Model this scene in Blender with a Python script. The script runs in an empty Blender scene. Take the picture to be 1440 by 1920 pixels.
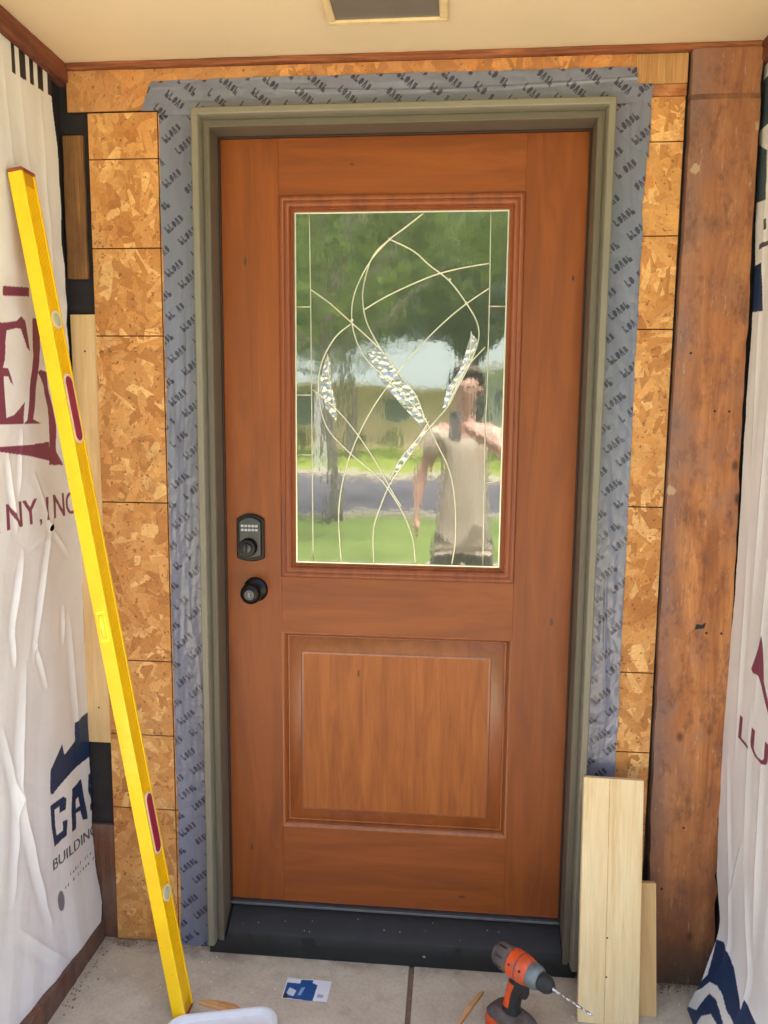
import bpy, bmesh, math, random
import numpy as np
from mathutils import Vector, Matrix, Euler

# ------------------------------------------------------------------ camera, sky, sun, exposure
scene = bpy.context.scene
col = scene.collection
rad = math.radians

cam_data = bpy.data.cameras.new("camera")
cam = bpy.data.objects.new("camera", cam_data)
col.objects.link(cam)
cam_data.sensor_fit = 'VERTICAL'
cam_data.sensor_height = 36.0
cam_data.lens = 1442.0 / 1920.0 * 36.0
cam_data.clip_start = 0.005
cam_data.clip_end = 1000.0
_p, _y, _r = -0.1266, 0.0889, 0.0094
_M = Matrix.Rotation(_y, 3, 'Z') @ Matrix.Rotation(_p, 3, 'X')
_R = _M @ Vector((1, 0, 0)); _F = _M @ Vector((0, 1, 0)); _U = _M @ Vector((0, 0, 1))
_R2 = _R * math.cos(_r) + _U * math.sin(_r)
_U2 = _U * math.cos(_r) - _R * math.sin(_r)
cam.matrix_world = Matrix(((_R2.x, _U2.x, -_F.x, 0.1421), (_R2.y, _U2.y, -_F.y, -1.9706),
                           (_R2.z, _U2.z, -_F.z, 1.3560), (0, 0, 0, 1)))
scene.camera = cam

SUN_EL, SUN_AZ = 74.0, 35.0          # azimuth measured from +Y (behind the house) towards +X
world = bpy.data.worlds.new("World")
scene.world = world
world.use_nodes = True
wn = world.node_tree
bg = wn.nodes['Background']
sky = wn.nodes.new('ShaderNodeTexSky')
sky.sky_type = 'NISHITA'
sky.sun_disc = False
sky.sun_elevation = rad(SUN_EL)
sky.sun_rotation = rad(SUN_AZ)
sky.air_density = 0.8
sky.ozone_density = 0.6
sky.dust_density = 5.0
wn.links.new(sky.outputs[0], bg.inputs[0])
bg.inputs[1].default_value = 0.15

sun_d = bpy.data.lights.new("sun", 'SUN')
sun_d.energy = 2.7
sun_d.angle = rad(0.6)
sun_d.color = (1.0, 0.95, 0.87)
sun = bpy.data.objects.new("sun", sun_d)
col.objects.link(sun)
_d = Vector((math.sin(rad(SUN_AZ)) * math.cos(rad(SUN_EL)), math.cos(rad(SUN_AZ)) * math.cos(rad(SUN_EL)), math.sin(rad(SUN_EL))))
sun.rotation_euler = _d.to_track_quat('Z', 'Y').to_euler()

scene.view_settings.view_transform = 'Standard'
scene.view_settings.look = 'None'
scene.view_settings.gamma = 1.0
scene.view_settings.exposure = 2.38
scene.cycles.max_bounces = 12
scene.cycles.diffuse_bounces = 6

FZ = -0.115           # porch floor
GZ = -0.20            # ground in front
rng = random.Random(7)

# ------------------------------------------------------------------ helpers: colour + nodes
def S(r, g, b):
    f = lambda c: (c / 255.0 / 12.92) if c / 255.0 <= 0.04045 else ((c / 255.0 + 0.055) / 1.055) ** 2.4
    return (f(r), f(g), f(b), 1.0)

class Mat:
    def __init__(s, name):
        s.m = bpy.data.materials.new(name); s.m.use_nodes = True
        s.t = s.m.node_tree; s.b = s.t.nodes['Principled BSDF']
    def n(s, kind, **kw):
        nd = s.t.nodes.new('ShaderNode' + kind)
        for k, v in kw.items(): setattr(nd, k, v)
        return nd
    def l(s, a, b): s.t.links.new(a, b)
    def coords(s, scale=(1, 1, 1), rand=True, rot=(0, 0, 0)):
        tc = s.n('TexCoord'); mp = s.n('Mapping')
        mp.inputs['Scale'].default_value = scale
        mp.inputs['Rotation'].default_value = rot
        if rand:
            oi = s.n('ObjectInfo'); mu = s.n('VectorMath', operation='SCALE')
            cb = s.n('CombineXYZ')
            for i in range(3): s.l(oi.outputs['Random'], cb.inputs[i])
            s.l(cb.outputs[0], mu.inputs[0]); mu.inputs['Scale'].default_value = 37.0
            ad = s.n('VectorMath', operation='ADD')
            s.l(tc.outputs['Object'], ad.inputs[0]); s.l(mu.outputs[0], ad.inputs[1])
            s.l(ad.outputs[0], mp.inputs[0])
        else:
            s.l(tc.outputs['Object'], mp.inputs[0])
        return mp.outputs[0]
    def noise(s, vec, scale, detail=4, rough=0.55, dist=0.0):
        nd = s.n('TexNoise'); s.l(vec, nd.inputs['Vector'])
        nd.inputs['Scale'].default_value = scale; nd.inputs['Detail'].default_value = detail
        nd.inputs['Roughness'].default_value = rough; nd.inputs['Distortion'].default_value = dist
        return nd.outputs['Fac']
    def ramp(s, fac, stops):
        r = s.n('ValToRGB'); e = r.color_ramp.elements
        while len(e) < len(stops): e.new(0.5)
        for el, (p, c) in zip(e, stops):
            el.position = p; el.color = c if len(c) == 4 else (*c, 1)
        s.l(fac, r.inputs[0]); return r.outputs[0]
    def mix(s, fac, a, b, mode='MIX'):
        m = s.n('Mix', data_type='RGBA', blend_type=mode)
        if hasattr(fac, 'node'): s.l(fac, m.inputs[0])
        else: m.inputs[0].default_value = fac
        for i, v in ((6, a), (7, b)):
            if hasattr(v, 'node'): s.l(v, m.inputs[i])
            else: m.inputs[i].default_value = v
        return m.outputs[2]
    def bump(s, h, strength=0.3, dist=0.001, prev=None):
        b = s.n('Bump'); s.l(h, b.inputs['Height'])
        b.inputs['Strength'].default_value = strength; b.inputs['Distance'].default_value = dist
        if prev: s.l(prev, b.inputs['Normal'])
        s.l(b.outputs[0], s.b.inputs['Normal']); return b.outputs[0]
    def col(s, c):
        if hasattr(c, 'node'): s.l(c, s.b.inputs['Base Color'])
        else: s.b.inputs['Base Color'].default_value = c
    def set(s, **kw):
        for k, v in kw.items(): s.b.inputs[k.replace('_', ' ')].default_value = v
        return s.m

def plain(name, c, rough=0.5, metal=0.0, var=0.12, scale=40.0, bump=0.0, **kw):
    m = Mat(name); v = m.coords()
    f = m.noise(v, scale, 5)
    d = tuple(x * (1 - var) for x in c[:3]) + (1,); u = tuple(min(1, x * (1 + var)) for x in c[:3]) + (1,)
    m.col(m.ramp(f, [(0.3, d), (0.7, u)]))
    if bump: m.bump(f, bump, 0.002)
    return m.set(Roughness=rough, Metallic=metal, **kw)

def wood(name, dark, mid, light, axis='Z', freq=1.0, rough=0.5, coat=0.0, streak=0.5, blotch=0.3, blotch_col=None,
         knots=None, bump=0.15, stretch=14.0):
    m = Mat(name)
    sc = [stretch] * 3; sc['XYZ'.index(axis)] = 1.0
    v = m.coords(tuple(x * freq for x in sc))
    a = m.noise(v, 2.2, 7, 0.6, 0.9)
    base = m.ramp(a, [(0.28, dark), (0.5, mid), (0.74, light)])
    v2 = m.coords(tuple(x * freq for x in ([60.0 if i != 'XYZ'.index(axis) else 2.0 for i in range(3)])))
    g = m.noise(v2, 4.0, 4, 0.7)
    gr = m.ramp(g, [(0.35, (1 - streak,) * 3), (0.62, (1.0,) * 3)])
    c = m.mix(1.0, base, gr, 'MULTIPLY')
    if blotch_col:
        vb = m.coords((2.0, 2.0, 2.0))
        bb = m.noise(vb, 2.0, 6, 0.65)
        bf = m.ramp(bb, [(0.47, (0, 0, 0)), (0.66, (blotch,) * 3)])
        c = m.mix(bf, c, blotch_col)
    if knots:
        kscale, kthr, kcol = knots
        kv = m.coords(tuple((1.0 if i != 'XYZ'.index(axis) else 0.55) for i in range(3)))
        vo = m.n('TexVoronoi'); m.l(kv, vo.inputs['Vector']); vo.inputs['Scale'].default_value = kscale
        kf = m.ramp(vo.outputs['Distance'], [(kthr * 0.3, (0.85,) * 3), (kthr, (0, 0, 0))])
        c = m.mix(kf, c, kcol)
    m.col(c)
    m.bump(g, bump, 0.0006)
    return m.set(Roughness=rough, Coat_Weight=coat, Coat_Roughness=0.25)

# ------------------------------------------------------------------ helpers: meshes
class MB:
    def __init__(s): s.v = []; s.f = []; s.c = []; s.mi = []
    def add(s, verts, faces, colr=None, mi=0):
        o = len(s.v); s.v += [tuple(p) for p in verts]
        for f in faces: s.f.append([i + o for i in f]); s.c.append(colr); s.mi.append(mi)
        return s
    def box(s, x0, x1, y0, y1, z0, z1, M=None, colr=None, mi=0):
        p = [Vector((x, y, z)) for z in (z0, z1) for y in (y0, y1) for x in (x0, x1)]
        if M is not None: p = [M @ q for q in p]
        return s.add(p, [(0, 2, 3, 1), (4, 5, 7, 6), (0, 1, 5, 4), (2, 6, 7, 3), (0, 4, 6, 2), (1, 3, 7, 5)], colr, mi)
    def prism(s, pts, lo, hi, axis='y', M=None, colr=None):
        n = len(pts)
        def mk(a, b, t):
            q = {'y': (a, t, b), 'z': (a, b, t), 'x': (t, a, b)}[axis]
            q = Vector(q); return M @ q if M is not None else q
        vs = [mk(a, b, lo) for a, b in pts] + [mk(a, b, hi) for a, b in pts]
        fs = [tuple(range(n)), tuple(range(2 * n - 1, n - 1, -1))] + [(i, i + n, (i + 1) % n + n, (i + 1) % n) for i in range(n)]
        return s.add(vs, fs, colr)
    def tube(s, path, r, n=8, cap=True):
        path = [Vector(p) for p in path]; R = r if isinstance(r, (list, tuple)) else [r] * len(path)
        vs = []; fs = []; up = None
        for i, p in enumerate(path):
            t = (path[min(i + 1, len(path) - 1)] - path[max(i - 1, 0)]).normalized()
            if up is None: up = t.orthogonal().normalized()
            a = (up - t * up.dot(t)).normalized(); up = a; b = t.cross(a)
            for k in range(n):
                w = 2 * math.pi * k / n; vs.append(p + (a * math.cos(w) + b * math.sin(w)) * R[i])
        for i in range(len(path) - 1):
            for k in range(n):
                k2 = (k + 1) % n; fs.append((i * n + k, i * n + k2, (i + 1) * n + k2, (i + 1) * n + k))
        if cap: fs.append(tuple(range(n - 1, -1, -1))); fs.append(tuple((len(path) - 1) * n + k for k in range(n)))
        return s.add(vs, fs)
    def lathe(s, prof, n=28, M=None, axis='x', sy=1.0, sz=1.0):
        vs = []; fs = []
        for (t, r) in prof:
            for k in range(n):
                w = 2 * math.pi * k / n; a = r * math.cos(w) * sy; b = r * math.sin(w) * sz
                q = Vector({'x': (t, a, b), 'y': (a, t, b), 'z': (a, b, t)}[axis])
                vs.append(M @ q if M is not None else q)
        for i in range(len(prof) - 1):
            for k in range(n):
                k2 = (k + 1) % n; fs.append((i * n + k, (i + 1) * n + k, (i + 1) * n + k2, i * n + k2))
        fs.append(tuple(range(n))); fs.append(tuple((len(prof) - 1) * n + k for k in range(n - 1, -1, -1)))
        return s.add(vs, fs)
    def build(s, name, mat, parent=None, smooth=False, bevel=0.0, world=True, shade=None, fixn=True):
        off = Vector((0, 0, 0))
        if parent is not None and world:
            p = parent
            while p is not None: off = off + p.location; p = p.parent
        me = bpy.data.meshes.new(name)
        me.from_pydata([(a - off.x, b - off.y, c - off.z) for a, b, c in s.v], [], s.f)
        mats = mat if isinstance(mat, (list, tuple)) else [mat]
        for m_ in mats: me.materials.append(m_)
        if len(mats) > 1: me.polygons.foreach_set('material_index', s.mi)
        if any(c is not None for c in s.c):
            at = me.color_attributes.new('Col', 'FLOAT_COLOR', 'CORNER')
            arr = np.ones((len(me.loops), 4), dtype=np.float32); k = 0
            for f, c in zip(s.f, s.c):
                c = c or (1, 1, 1); arr[k:k + len(f), :3] = c[:3]; k += len(f)
            at.data.foreach_set('color', arr.ravel())
        if fixn:
            bm = bmesh.new(); bm.from_mesh(me); bmesh.ops.recalc_face_normals(bm, faces=bm.faces); bm.to_mesh(me); bm.free()
        if smooth:
            me.polygons.foreach_set('use_smooth', [True] * len(me.polygons))
            if smooth == 'auto':
                me.set_sharp_from_angle(angle=rad(40))
        me.update()
        o = bpy.data.objects.new(name, me); col.objects.link(o)
        if parent is not None: o.parent = parent
        if bevel:
            b = o.modifiers.new('bevel', 'BEVEL'); b.width = bevel; b.segments = 2; b.limit_method = 'ANGLE'; b.angle_limit = rad(40)
        return o

def tag(o, label=None, cat=None, group=None, kind=None):
    if label: o['label'] = label
    if cat: o['category'] = cat
    if group: o['group'] = group
    if kind: o['kind'] = kind
    return o
def thing(name, label, cat, loc=(0, 0, 0), rot=(0, 0, 0), group=None):
    o = bpy.data.objects.new(name, None); col.objects.link(o)
    o.empty_display_size = 0.05
    o.location = loc; o.rotation_euler = rot
    return tag(o, label, cat, group)

def font_tris(text, size=1.0):
    """outline of a word as 2D triangles, from the built-in font"""
    cu = bpy.data.curves.new('word', 'FONT'); cu.body = text; cu.size = size; cu.resolution_u = 4
    ob = bpy.data.objects.new('word', cu); col.objects.link(ob)
    dg = bpy.context.evaluated_depsgraph_get(); dg.update()
    me = bpy.data.meshes.new_from_object(ob.evaluated_get(dg))
    me.calc_loop_triangles()
    P = np.array([(v.co.x, v.co.y) for v in me.vertices]); T = np.array([t.vertices[:] for t in me.loop_triangles])
    bpy.data.objects.remove(ob); bpy.data.curves.remove(cu); bpy.data.meshes.remove(me)
    return P, T
def fit_word(text, a0, a1, b0, b1, shear=0.0, bold=0.0):
    P, T = font_tris(text)
    lo = P.min(0); hi = P.max(0)
    Q = np.empty_like(P)
    Q[:, 0] = a0 + (P[:, 0] - lo[0]) / (hi[0] - lo[0]) * (a1 - a0)
    Q[:, 1] = b0 + (P[:, 1] - lo[1]) / (hi[1] - lo[1]) * (b1 - b0)
    Q[:, 1] += shear * (Q[:, 0] - a0)
    tr = [Q[t] for t in T]
    if bold:
        extra = []
        for t in tr:
            for da in (-bold, bold): extra.append(t + np.array([da, 0]))
        tr = tr + extra
    return tr
def paint(A, B, arr, shapes, color):
    """A,B sorted 1-D coordinates; arr [nA,nB,3]; shapes: list of polygons (even-odd together)"""
    mask = np.zeros(arr.shape[:2], bool)
    for poly in shapes:
        poly = np.asarray(poly, float)
        i0, i1 = np.searchsorted(A, poly[:, 0].min()), np.searchsorted(A, poly[:, 0].max())
        j0, j1 = np.searchsorted(B, poly[:, 1].min()), np.searchsorted(B, poly[:, 1].max())
        if i1 <= i0 or j1 <= j0: continue
        a = A[i0:i1][:, None]; b = B[j0:j1][None, :]
        ins = np.zeros((i1 - i0, j1 - j0), bool)
        n = len(poly)
        for k in range(n):
            x1, y1 = poly[k]; x2, y2 = poly[(k + 1) % n]
            if y1 == y2: continue
            cond = ((y1 > b) != (y2 > b))
            xi = (x2 - x1) * (b - y1) / (y2 - y1) + x1
            ins ^= cond & (a < xi)
        mask[i0:i1, j0:j1] |= ins
    arr[mask] = color[:3]
def sheet(name, A, B, pos, arr, keep, mat, parent=None, loc=None, thick=0.0):
    """grid mesh: pos(a,b)->(x,y,z) arrays; arr vertex colours [nA,nB,3]; keep(a,b) bool for faces' centres"""
    nA, nB = len(A), len(B)
    a, b = np.meshgrid(A, B, indexing='ij')
    x, y, z = pos(a, b)
    V = np.stack([x, y, z], -1).reshape(-1, 3)
    ij = np.arange(nA * nB).reshape(nA, nB)
    F = np.stack([ij[:-1, :-1], ij[1:, :-1], ij[1:, 1:], ij[:-1, 1:]], -1).reshape(-1, 4)
    if keep is not None:
        ac = (a[:-1, :-1] + a[1:, 1:]) / 2; bc = (b[:-1, :-1] + b[1:, 1:]) / 2
        F = F[keep(ac, bc).reshape(-1)]
        used = np.zeros(len(V), bool); used[F.ravel()] = True
        remap = np.cumsum(used) - 1; V = V[used]; F = remap[F]; C = arr.reshape(-1, 3)[used]
    else: C = arr.reshape(-1, 3)
    me = bpy.data.meshes.new(name)
    me.vertices.add(len(V)); me.vertices.foreach_set('co', V.astype(np.float32).ravel())
    me.loops.add(len(F) * 4); me.loops.foreach_set('vertex_index', F.astype(np.int32).ravel())
    me.polygons.add(len(F)); me.polygons.foreach_set('loop_start', np.arange(0, len(F) * 4, 4, dtype=np.int32))
    me.polygons.foreach_set('use_smooth', np.ones(len(F), bool))
    me.update(calc_edges=True); me.validate()
    at = me.color_attributes.new('Col', 'FLOAT_COLOR', 'POINT')
    C4 = np.ones((len(V), 4), np.float32); C4[:, :3] = C
    at.data.foreach_set('color', C4.ravel())
    me.materials.append(mat)
    o = bpy.data.objects.new(name, me); col.objects.link(o)
    if parent: o.parent = parent
    if thick:
        so = o.modifiers.new('thickness', 'SOLIDIFY'); so.thickness = thick; so.offset = -1
    return o
def vnoise(x, y, seed, octaves=3):
    """cheap smooth 2-D noise from sines"""
    r = np.random.RandomState(seed); out = 0; amp = 1.0; fr = 1.0
    for o in range(octaves):
        for k in range(4):
            th = r.rand() * 6.283; w = fr * (0.7 + 0.8 * r.rand())
            out = out + amp * 0.35 * np.sin((x * math.cos(th) + y * math.sin(th)) * w + r.rand() * 6.283)
        amp *= 0.5; fr *= 2.1
    return out

# ------------------------------------------------------------------ materials
CH_D, CH_M, CH_L = S(116, 54, 10), S(134, 66, 14), S(150, 78, 21)
M_door_v = wood('stained_wood_upright', CH_D, CH_M, CH_L, 'Z', rough=0.5, coat=0.03, streak=0.07, knots=(2.2, 0.05, S(70, 34, 18)), bump=0.05, stretch=9)
M_door_h = wood('stained_wood_level', CH_D, CH_M, CH_L, 'X', rough=0.5, coat=0.03, streak=0.07, knots=(1.7, 0.03, S(80, 40, 20)), bump=0.05, stretch=9)
M_door_p = wood('stained_wood_panel', S(134, 66, 14), S(154, 82, 20), S(172, 98, 30), 'Z', freq=1.5, rough=0.5, coat=0.03, streak=0.15, knots=(2.6, 0.03, S(80, 40, 20)), bump=0.05, stretch=10)
M_pmould = wood('glossy_panel_moulding', S(120, 58, 14), S(138, 70, 18), S(154, 84, 26), 'Z', rough=0.32, coat=0.6, streak=0.1, bump=0.03, stretch=9)
M_knot = plain('dark_wood_knot', S(84, 46, 22), 0.5, var=0.35, scale=200)
M_mould = wood('stained_moulding', S(108, 46, 12), S(130, 60, 16), S(144, 72, 24), 'Z', rough=0.45, coat=0.2, streak=0.1, bump=0.03)
M_trim = plain('olive_grey_paint', S(124, 119, 104), 0.5, var=0.06, scale=12)
M_jamb = plain('shaded_jamb_paint', S(98, 90, 77), 0.55, var=0.06, scale=9)  # darker than the brickmould: the reveal's shade is put into its colour
M_wstrip = plain('brown_weatherstrip', S(52, 32, 24), 0.6)
M_black = plain('black_metal', S(24, 23, 27), 0.32, metal=0.6, var=0.2)
M_bronze = plain('aged_bronze', S(66, 66, 72), 0.28, metal=0.85, var=0.2)
M_keys = plain('grey_keys', S(170, 175, 180), 0.35)
M_membrane = plain('black_membrane', S(24, 25, 28), 0.62, var=0.3, scale=25, bump=0.4)
M_alu = plain('dull_aluminium', S(120, 125, 135), 0.35, metal=0.7)
M_paper = plain('black_building_paper', S(36, 32, 36), 0.75, var=0.3, bump=0.3)
M_newpine = wood('fresh_pine', S(205, 165, 112), S(222, 186, 134), S(232, 202, 156), 'Z', rough=0.65, streak=0.1, knots=(5.0, 0.03, S(120, 75, 40)), bump=0.1)
M_board = wood('pale_whitewood', S(222, 186, 134), S(240, 214, 166), S(246, 228, 188), 'Z', rough=0.6, streak=0.12, knots=(4.2, 0.05, S(170, 120, 70)), bump=0.1, stretch=10)
M_oldstrip = wood('brown_lath', S(110, 72, 38), S(150, 105, 60), S(172, 126, 78), 'Z', rough=0.75, streak=0.3, blotch=0.6, blotch_col=S(92, 62, 42))
M_post = wood('weathered_post', S(118, 68, 42), S(158, 96, 54), S(184, 122, 72), 'Z', rough=0.75, streak=0.3, blotch=0.55, blotch_col=S(112, 82, 72), knots=(4.6, 0.045, S(70, 38, 24)), bump=0.5, stretch=7)
M_postdirt = wood('dirty_weathered_wood', S(66, 42, 34), S(108, 68, 48), S(140, 88, 58), 'Z', rough=0.85, streak=0.4, blotch=0.75, blotch_col=S(112, 98, 88), knots=(8.0, 0.06, S(46, 30, 26)), bump=0.6)
M_roughtrim = wood('rough_orange_trim', S(140, 76, 36), S(184, 112, 62), S(220, 160, 110), 'X', rough=0.8, streak=0.45, blotch=0.5, blotch_col=S(120, 70, 44), bump=0.6)
M_roughtrim_x = wood('rough_dark_trim', S(112, 60, 36), S(148, 84, 50), S(190, 126, 84), 'X', rough=0.8, streak=0.5, blotch=0.5, blotch_col=S(90, 50, 34), bump=0.6)
M_header = wood('weathered_header', S(136, 80, 46), S(184, 116, 66), S(222, 162, 108), 'X', freq=5.0, rough=0.85, streak=0.35, blotch=0.9, blotch_col=S(126, 80, 58), knots=(9.0, 0.1, S(110, 66, 42)), bump=0.8, stretch=2.5)
M_tanpine = wood('tan_offcut', S(160, 112, 66), S(190, 142, 90), S(206, 162, 108), 'Z', rough=0.75, streak=0.3, blotch=0.6, blotch_col=S(140, 92, 62), bump=0.3)
M_roughtrim_y = wood('rough_brown_trim', S(88, 46, 32), S(122, 66, 44), S(146, 84, 58), 'Y', rough=0.8, streak=0.4, bump=0.5)
M_ceil = plain('tan_ceiling_paint', S(220, 201, 166), 0.75, var=0.04, scale=3)
M_cream = plain('cream_frame_paint', S(214, 190, 146), 0.6)
M_lamp = plain('dusty_grey_glass', S(118, 108, 100), 0.25, var=0.06, scale=4)

# concrete
m = Mat('porch_concrete'); v = m.coords(rand=False)
a = m.noise(v, 3.5, 6, 0.65); b_ = m.noise(v, 120, 4, 0.7); c_ = m.noise(v, 18, 5, 0.6)
k = m.ramp(a, [(0.3, S(178, 166, 148)), (0.55, S(200, 190, 170)), (0.75, S(214, 205, 188))])
k = m.mix(m.ramp(c_, [(0.52, (0, 0, 0)), (0.72, (0.5,) * 3)]), k, S(164, 150, 130))
k = m.mix(1.0, k, m.ramp(b_, [(0.35, (0.86,) * 3), (0.6, (1.0,) * 3)]), 'MULTIPLY')
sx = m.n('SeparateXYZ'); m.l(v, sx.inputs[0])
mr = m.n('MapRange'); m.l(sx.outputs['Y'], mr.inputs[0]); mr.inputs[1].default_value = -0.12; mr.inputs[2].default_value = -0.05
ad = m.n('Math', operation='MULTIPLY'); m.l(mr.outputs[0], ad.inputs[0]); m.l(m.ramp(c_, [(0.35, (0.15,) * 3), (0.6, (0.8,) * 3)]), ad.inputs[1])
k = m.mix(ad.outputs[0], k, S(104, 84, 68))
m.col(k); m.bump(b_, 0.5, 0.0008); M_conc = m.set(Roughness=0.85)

# sheathing flakes: colour attribute x grain
m = Mat('strand_board'); at = m.n('Attribute', attribute_name='Col'); v = m.coords(rand=False)
g = m.noise(v, 160, 4, 0.7); h = m.noise(v, 14, 5, 0.7); d = m.noise(v, 55, 3, 0.5)
k = m.mix(1.0, at.outputs['Color'], m.ramp(g, [(0.35, (0.78,) * 3), (0.62, (1.08,) * 3)]), 'MULTIPLY')
k = m.mix(m.ramp(h, [(0.48, (0, 0, 0)), (0.72, (0.6,) * 3)]), k, S(146, 88, 44))
k = m.mix(m.ramp(d, [(0.66, (0, 0, 0)), (0.71, (0.75,) * 3)]), k, S(90, 50, 26))
hh = m.noise(v, 5.0, 4, 0.6)
k = m.mix(0.34, k, m.ramp(hh, [(0.35, S(184, 122, 64)), (0.5, S(206, 148, 84)), (0.66, S(226, 178, 112))]))
d2 = m.noise(v, 110, 2, 0.5); k = m.mix(m.ramp(d2, [(0.66, (0, 0, 0)), (0.70, (0.7,) * 3)]), k, S(104, 60, 30))
m.col(k); m.bump(g, 0.3, 0.0006); M_osb = m.set(Roughness=0.7)
M_osbcore = plain('strand_board_core', S(66, 40, 22), 0.9)

# attribute painted sheets
def painted(name, rough, bscale, bstr, coat=0.0, streaks=None):
    m = Mat(name); at = m.n('Attribute', attribute_name='Col'); v = m.coords(rand=False)
    g = m.noise(v, bscale, 5, 0.6); h = m.noise(v, 5.0, 5, 0.6)
    k = m.mix(1.0, at.outputs['Color'], m.ramp(h, [(0.35, (0.93,) * 3), (0.65, (1.0,) * 3)]), 'MULTIPLY')
    m.col(k); m.bump(g, bstr, 0.002)
    return m.set(Roughness=rough, Coat_Weight=coat, Coat_Roughness=0.15)
M_wrap = painted('white_house_wrap', 0.5, 60, 0.22)
M_tape = painted('grey_flashing_tape', 0.33, 34, 0.7, 0.5)
M_cardm = painted('printed_card', 0.35, 30, 0.1)

# level
m = Mat('yellow_level_paint'); v = m.coords(); f = m.noise(v, 9, 6, 0.7); f2 = m.noise(v, 80, 4, 0.7)
k = m.ramp(f, [(0.3, S(246, 196, 0)), (0.7, S(255, 212, 6))])
k = m.mix(m.ramp(f2, [(0.66, (0, 0, 0)), (0.72, (0.5,) * 3)]), k, S(190, 140, 30))
m.col(k); M_yellow = m.set(Roughness=0.38, Coat_Weight=0.3)
M_yellowshade = plain('shaded_yellow_paint', S(206, 150, 6), 0.45, var=0.12, scale=30)  # duller yellow: shade on the web's side is painted in
M_red = plain('crimson_grip', S(158, 30, 66), 0.4)
M_redcap = plain('rust_red_cap', S(140, 70, 48), 0.6)
M_creamy = plain('cream_plastic', S(236, 216, 176), 0.4)
M_vial = plain('pale_green_vial', S(200, 205, 165), 0.15)
M_vialy = plain('yellow_vial', S(245, 225, 60), 0.12)
# drill
m = Mat('orange_plastic'); v = m.coords(); f = m.noise(v, 45, 6, 0.7); f2 = m.noise(v, 14, 4, 0.6)
k = m.ramp(f, [(0.3, S(206, 70, 22)), (0.7, S(238, 92, 34))]); k = m.mix(m.ramp(f2, [(0.5, (0, 0, 0)), (0.66, (0.65,) * 3)]), k, S(140, 92, 72))
m.col(k); M_orange = m.set(Roughness=0.45)
M_drillgrey = plain('dusty_dark_plastic', S(92, 82, 78), 0.6, var=0.35, scale=50)
M_drillblack = plain('black_rubber', S(38, 38, 40), 0.6, var=0.3)
M_gear = plain('grey_gear_case', S(112, 122, 126), 0.45, metal=0.3, var=0.2)
M_steel = plain('bright_steel', S(200, 200, 205), 0.22, metal=1.0)
M_whiteplastic = plain('white_plastic', S(222, 222, 226), 0.35, var=0.03)
M_splinter = wood('splintered_wood', S(190, 130, 80), S(218, 168, 110), S(232, 190, 135), 'X', rough=0.7, streak=0.3)
M_dirt = plain('brown_dirt', S(128, 108, 88), 0.95, var=0.4, scale=60, bump=1.0)
M_came = plain('pale_brass_came', S(230, 226, 206), 0.3, metal=0.75, var=0.08)
# glass: dark room behind, strong reflection of the street
m = Mat('leaded_glass'); v = m.coords((1.0, 1.0, 0.22), rand=False)
n1 = m.noise(v, 22, 3, 0.5); v2 = m.coords((1, 1, 1), rand=False); n2 = m.noise(v2, 5, 2, 0.4)
b1 = m.bump(n1, 0.075, 0.003); n3 = m.noise(v2, 60, 3, 0.6); b3 = m.bump(n3, 0.05, 0.001, b1); m.bump(n2, 0.11, 0.008, b3)
m.col(S(70, 76, 70)); M_glass = m.set(Roughness=0.034, IOR=2.8, Specular_IOR_Level=0.5)
m = Mat('bevelled_glass'); v = m.coords((1, 1, 1), rand=False)
vo = m.n('TexVoronoi'); m.l(v, vo.inputs['Vector']); vo.inputs['Scale'].default_value = 75
m.bump(vo.outputs['Distance'], 0.6, 0.008); m.col(S(120, 122, 112)); M_bevel = m.set(Roughness=0.06, IOR=3.4)
# outside
def ground(name, c1, c2, c3, sc=2.0, rough=0.9):
    m = Mat(name); v = m.coords(rand=False); a = m.noise(v, sc, 8, 0.7); b = m.noise(v, sc * 30, 4, 0.7)
    k = m.ramp(a, [(0.3, c1), (0.5, c2), (0.72, c3)])
    k = m.mix(1.0, k, m.ramp(b, [(0.3, (0.6,) * 3), (0.6, (1.1,) * 3)]), 'MULTIPLY')
    m.col(k); m.bump(b, 0.6, 0.02); return m.set(Roughness=rough)
M_lawn = ground('lawn_grass', S(92, 112, 48), S(116, 138, 62), S(140, 158, 80), 0.8)
M_farlawn = ground('yellow_green_grass', S(110, 138, 44), S(148, 166, 62), S(172, 184, 84), 0.5)
M_road = ground('asphalt', S(88, 86, 92), S(104, 102, 108), S(118, 115, 120), 0.7)
M_drive = ground('driveway_concrete', S(188, 176, 156), S(204, 192, 172), S(214, 204, 186), 0.8)
def leafm(name, c1, c2, c3):
    m = Mat(name); v = m.coords(rand=False); a = m.noise(v, 1.6, 3, 0.6); b = m.noise(v, 9, 2, 0.5)
    ad = m.n('Math', operation='ADD'); m.l(a, ad.inputs[0]); m.l(b, ad.inputs[1])
    ml = m.n('Math', operation='MULTIPLY'); m.l(ad.outputs[0], ml.inputs[0]); ml.inputs[1].default_value = 0.5
    m.col(m.ramp(ml.outputs[0], [(0.35, c1), (0.5, c2), (0.65, c3)]))
    m.set(Roughness=0.55)
    tr = m.n('BsdfTranslucent'); tr.inputs[0].default_value = tuple(min(1, x * 1.6) for x in c3[:3]) + (1,)
    ms = m.n('MixShader'); ms.inputs[0].default_value = 0.35
    m.l(m.b.outputs[0], ms.inputs[1]); m.l(tr.outputs[0], ms.inputs[2])
    m.l(ms.outputs[0], m.t.nodes['Material Output'].inputs[0]); return m.m
M_leaf = leafm('summer_leaves', S(40, 62, 24), S(74, 100, 38), S(142, 164, 72))
M_leafd = leafm('dark_leaves', S(36, 54, 26), S(58, 80, 38), S(98, 122, 58))
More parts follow.
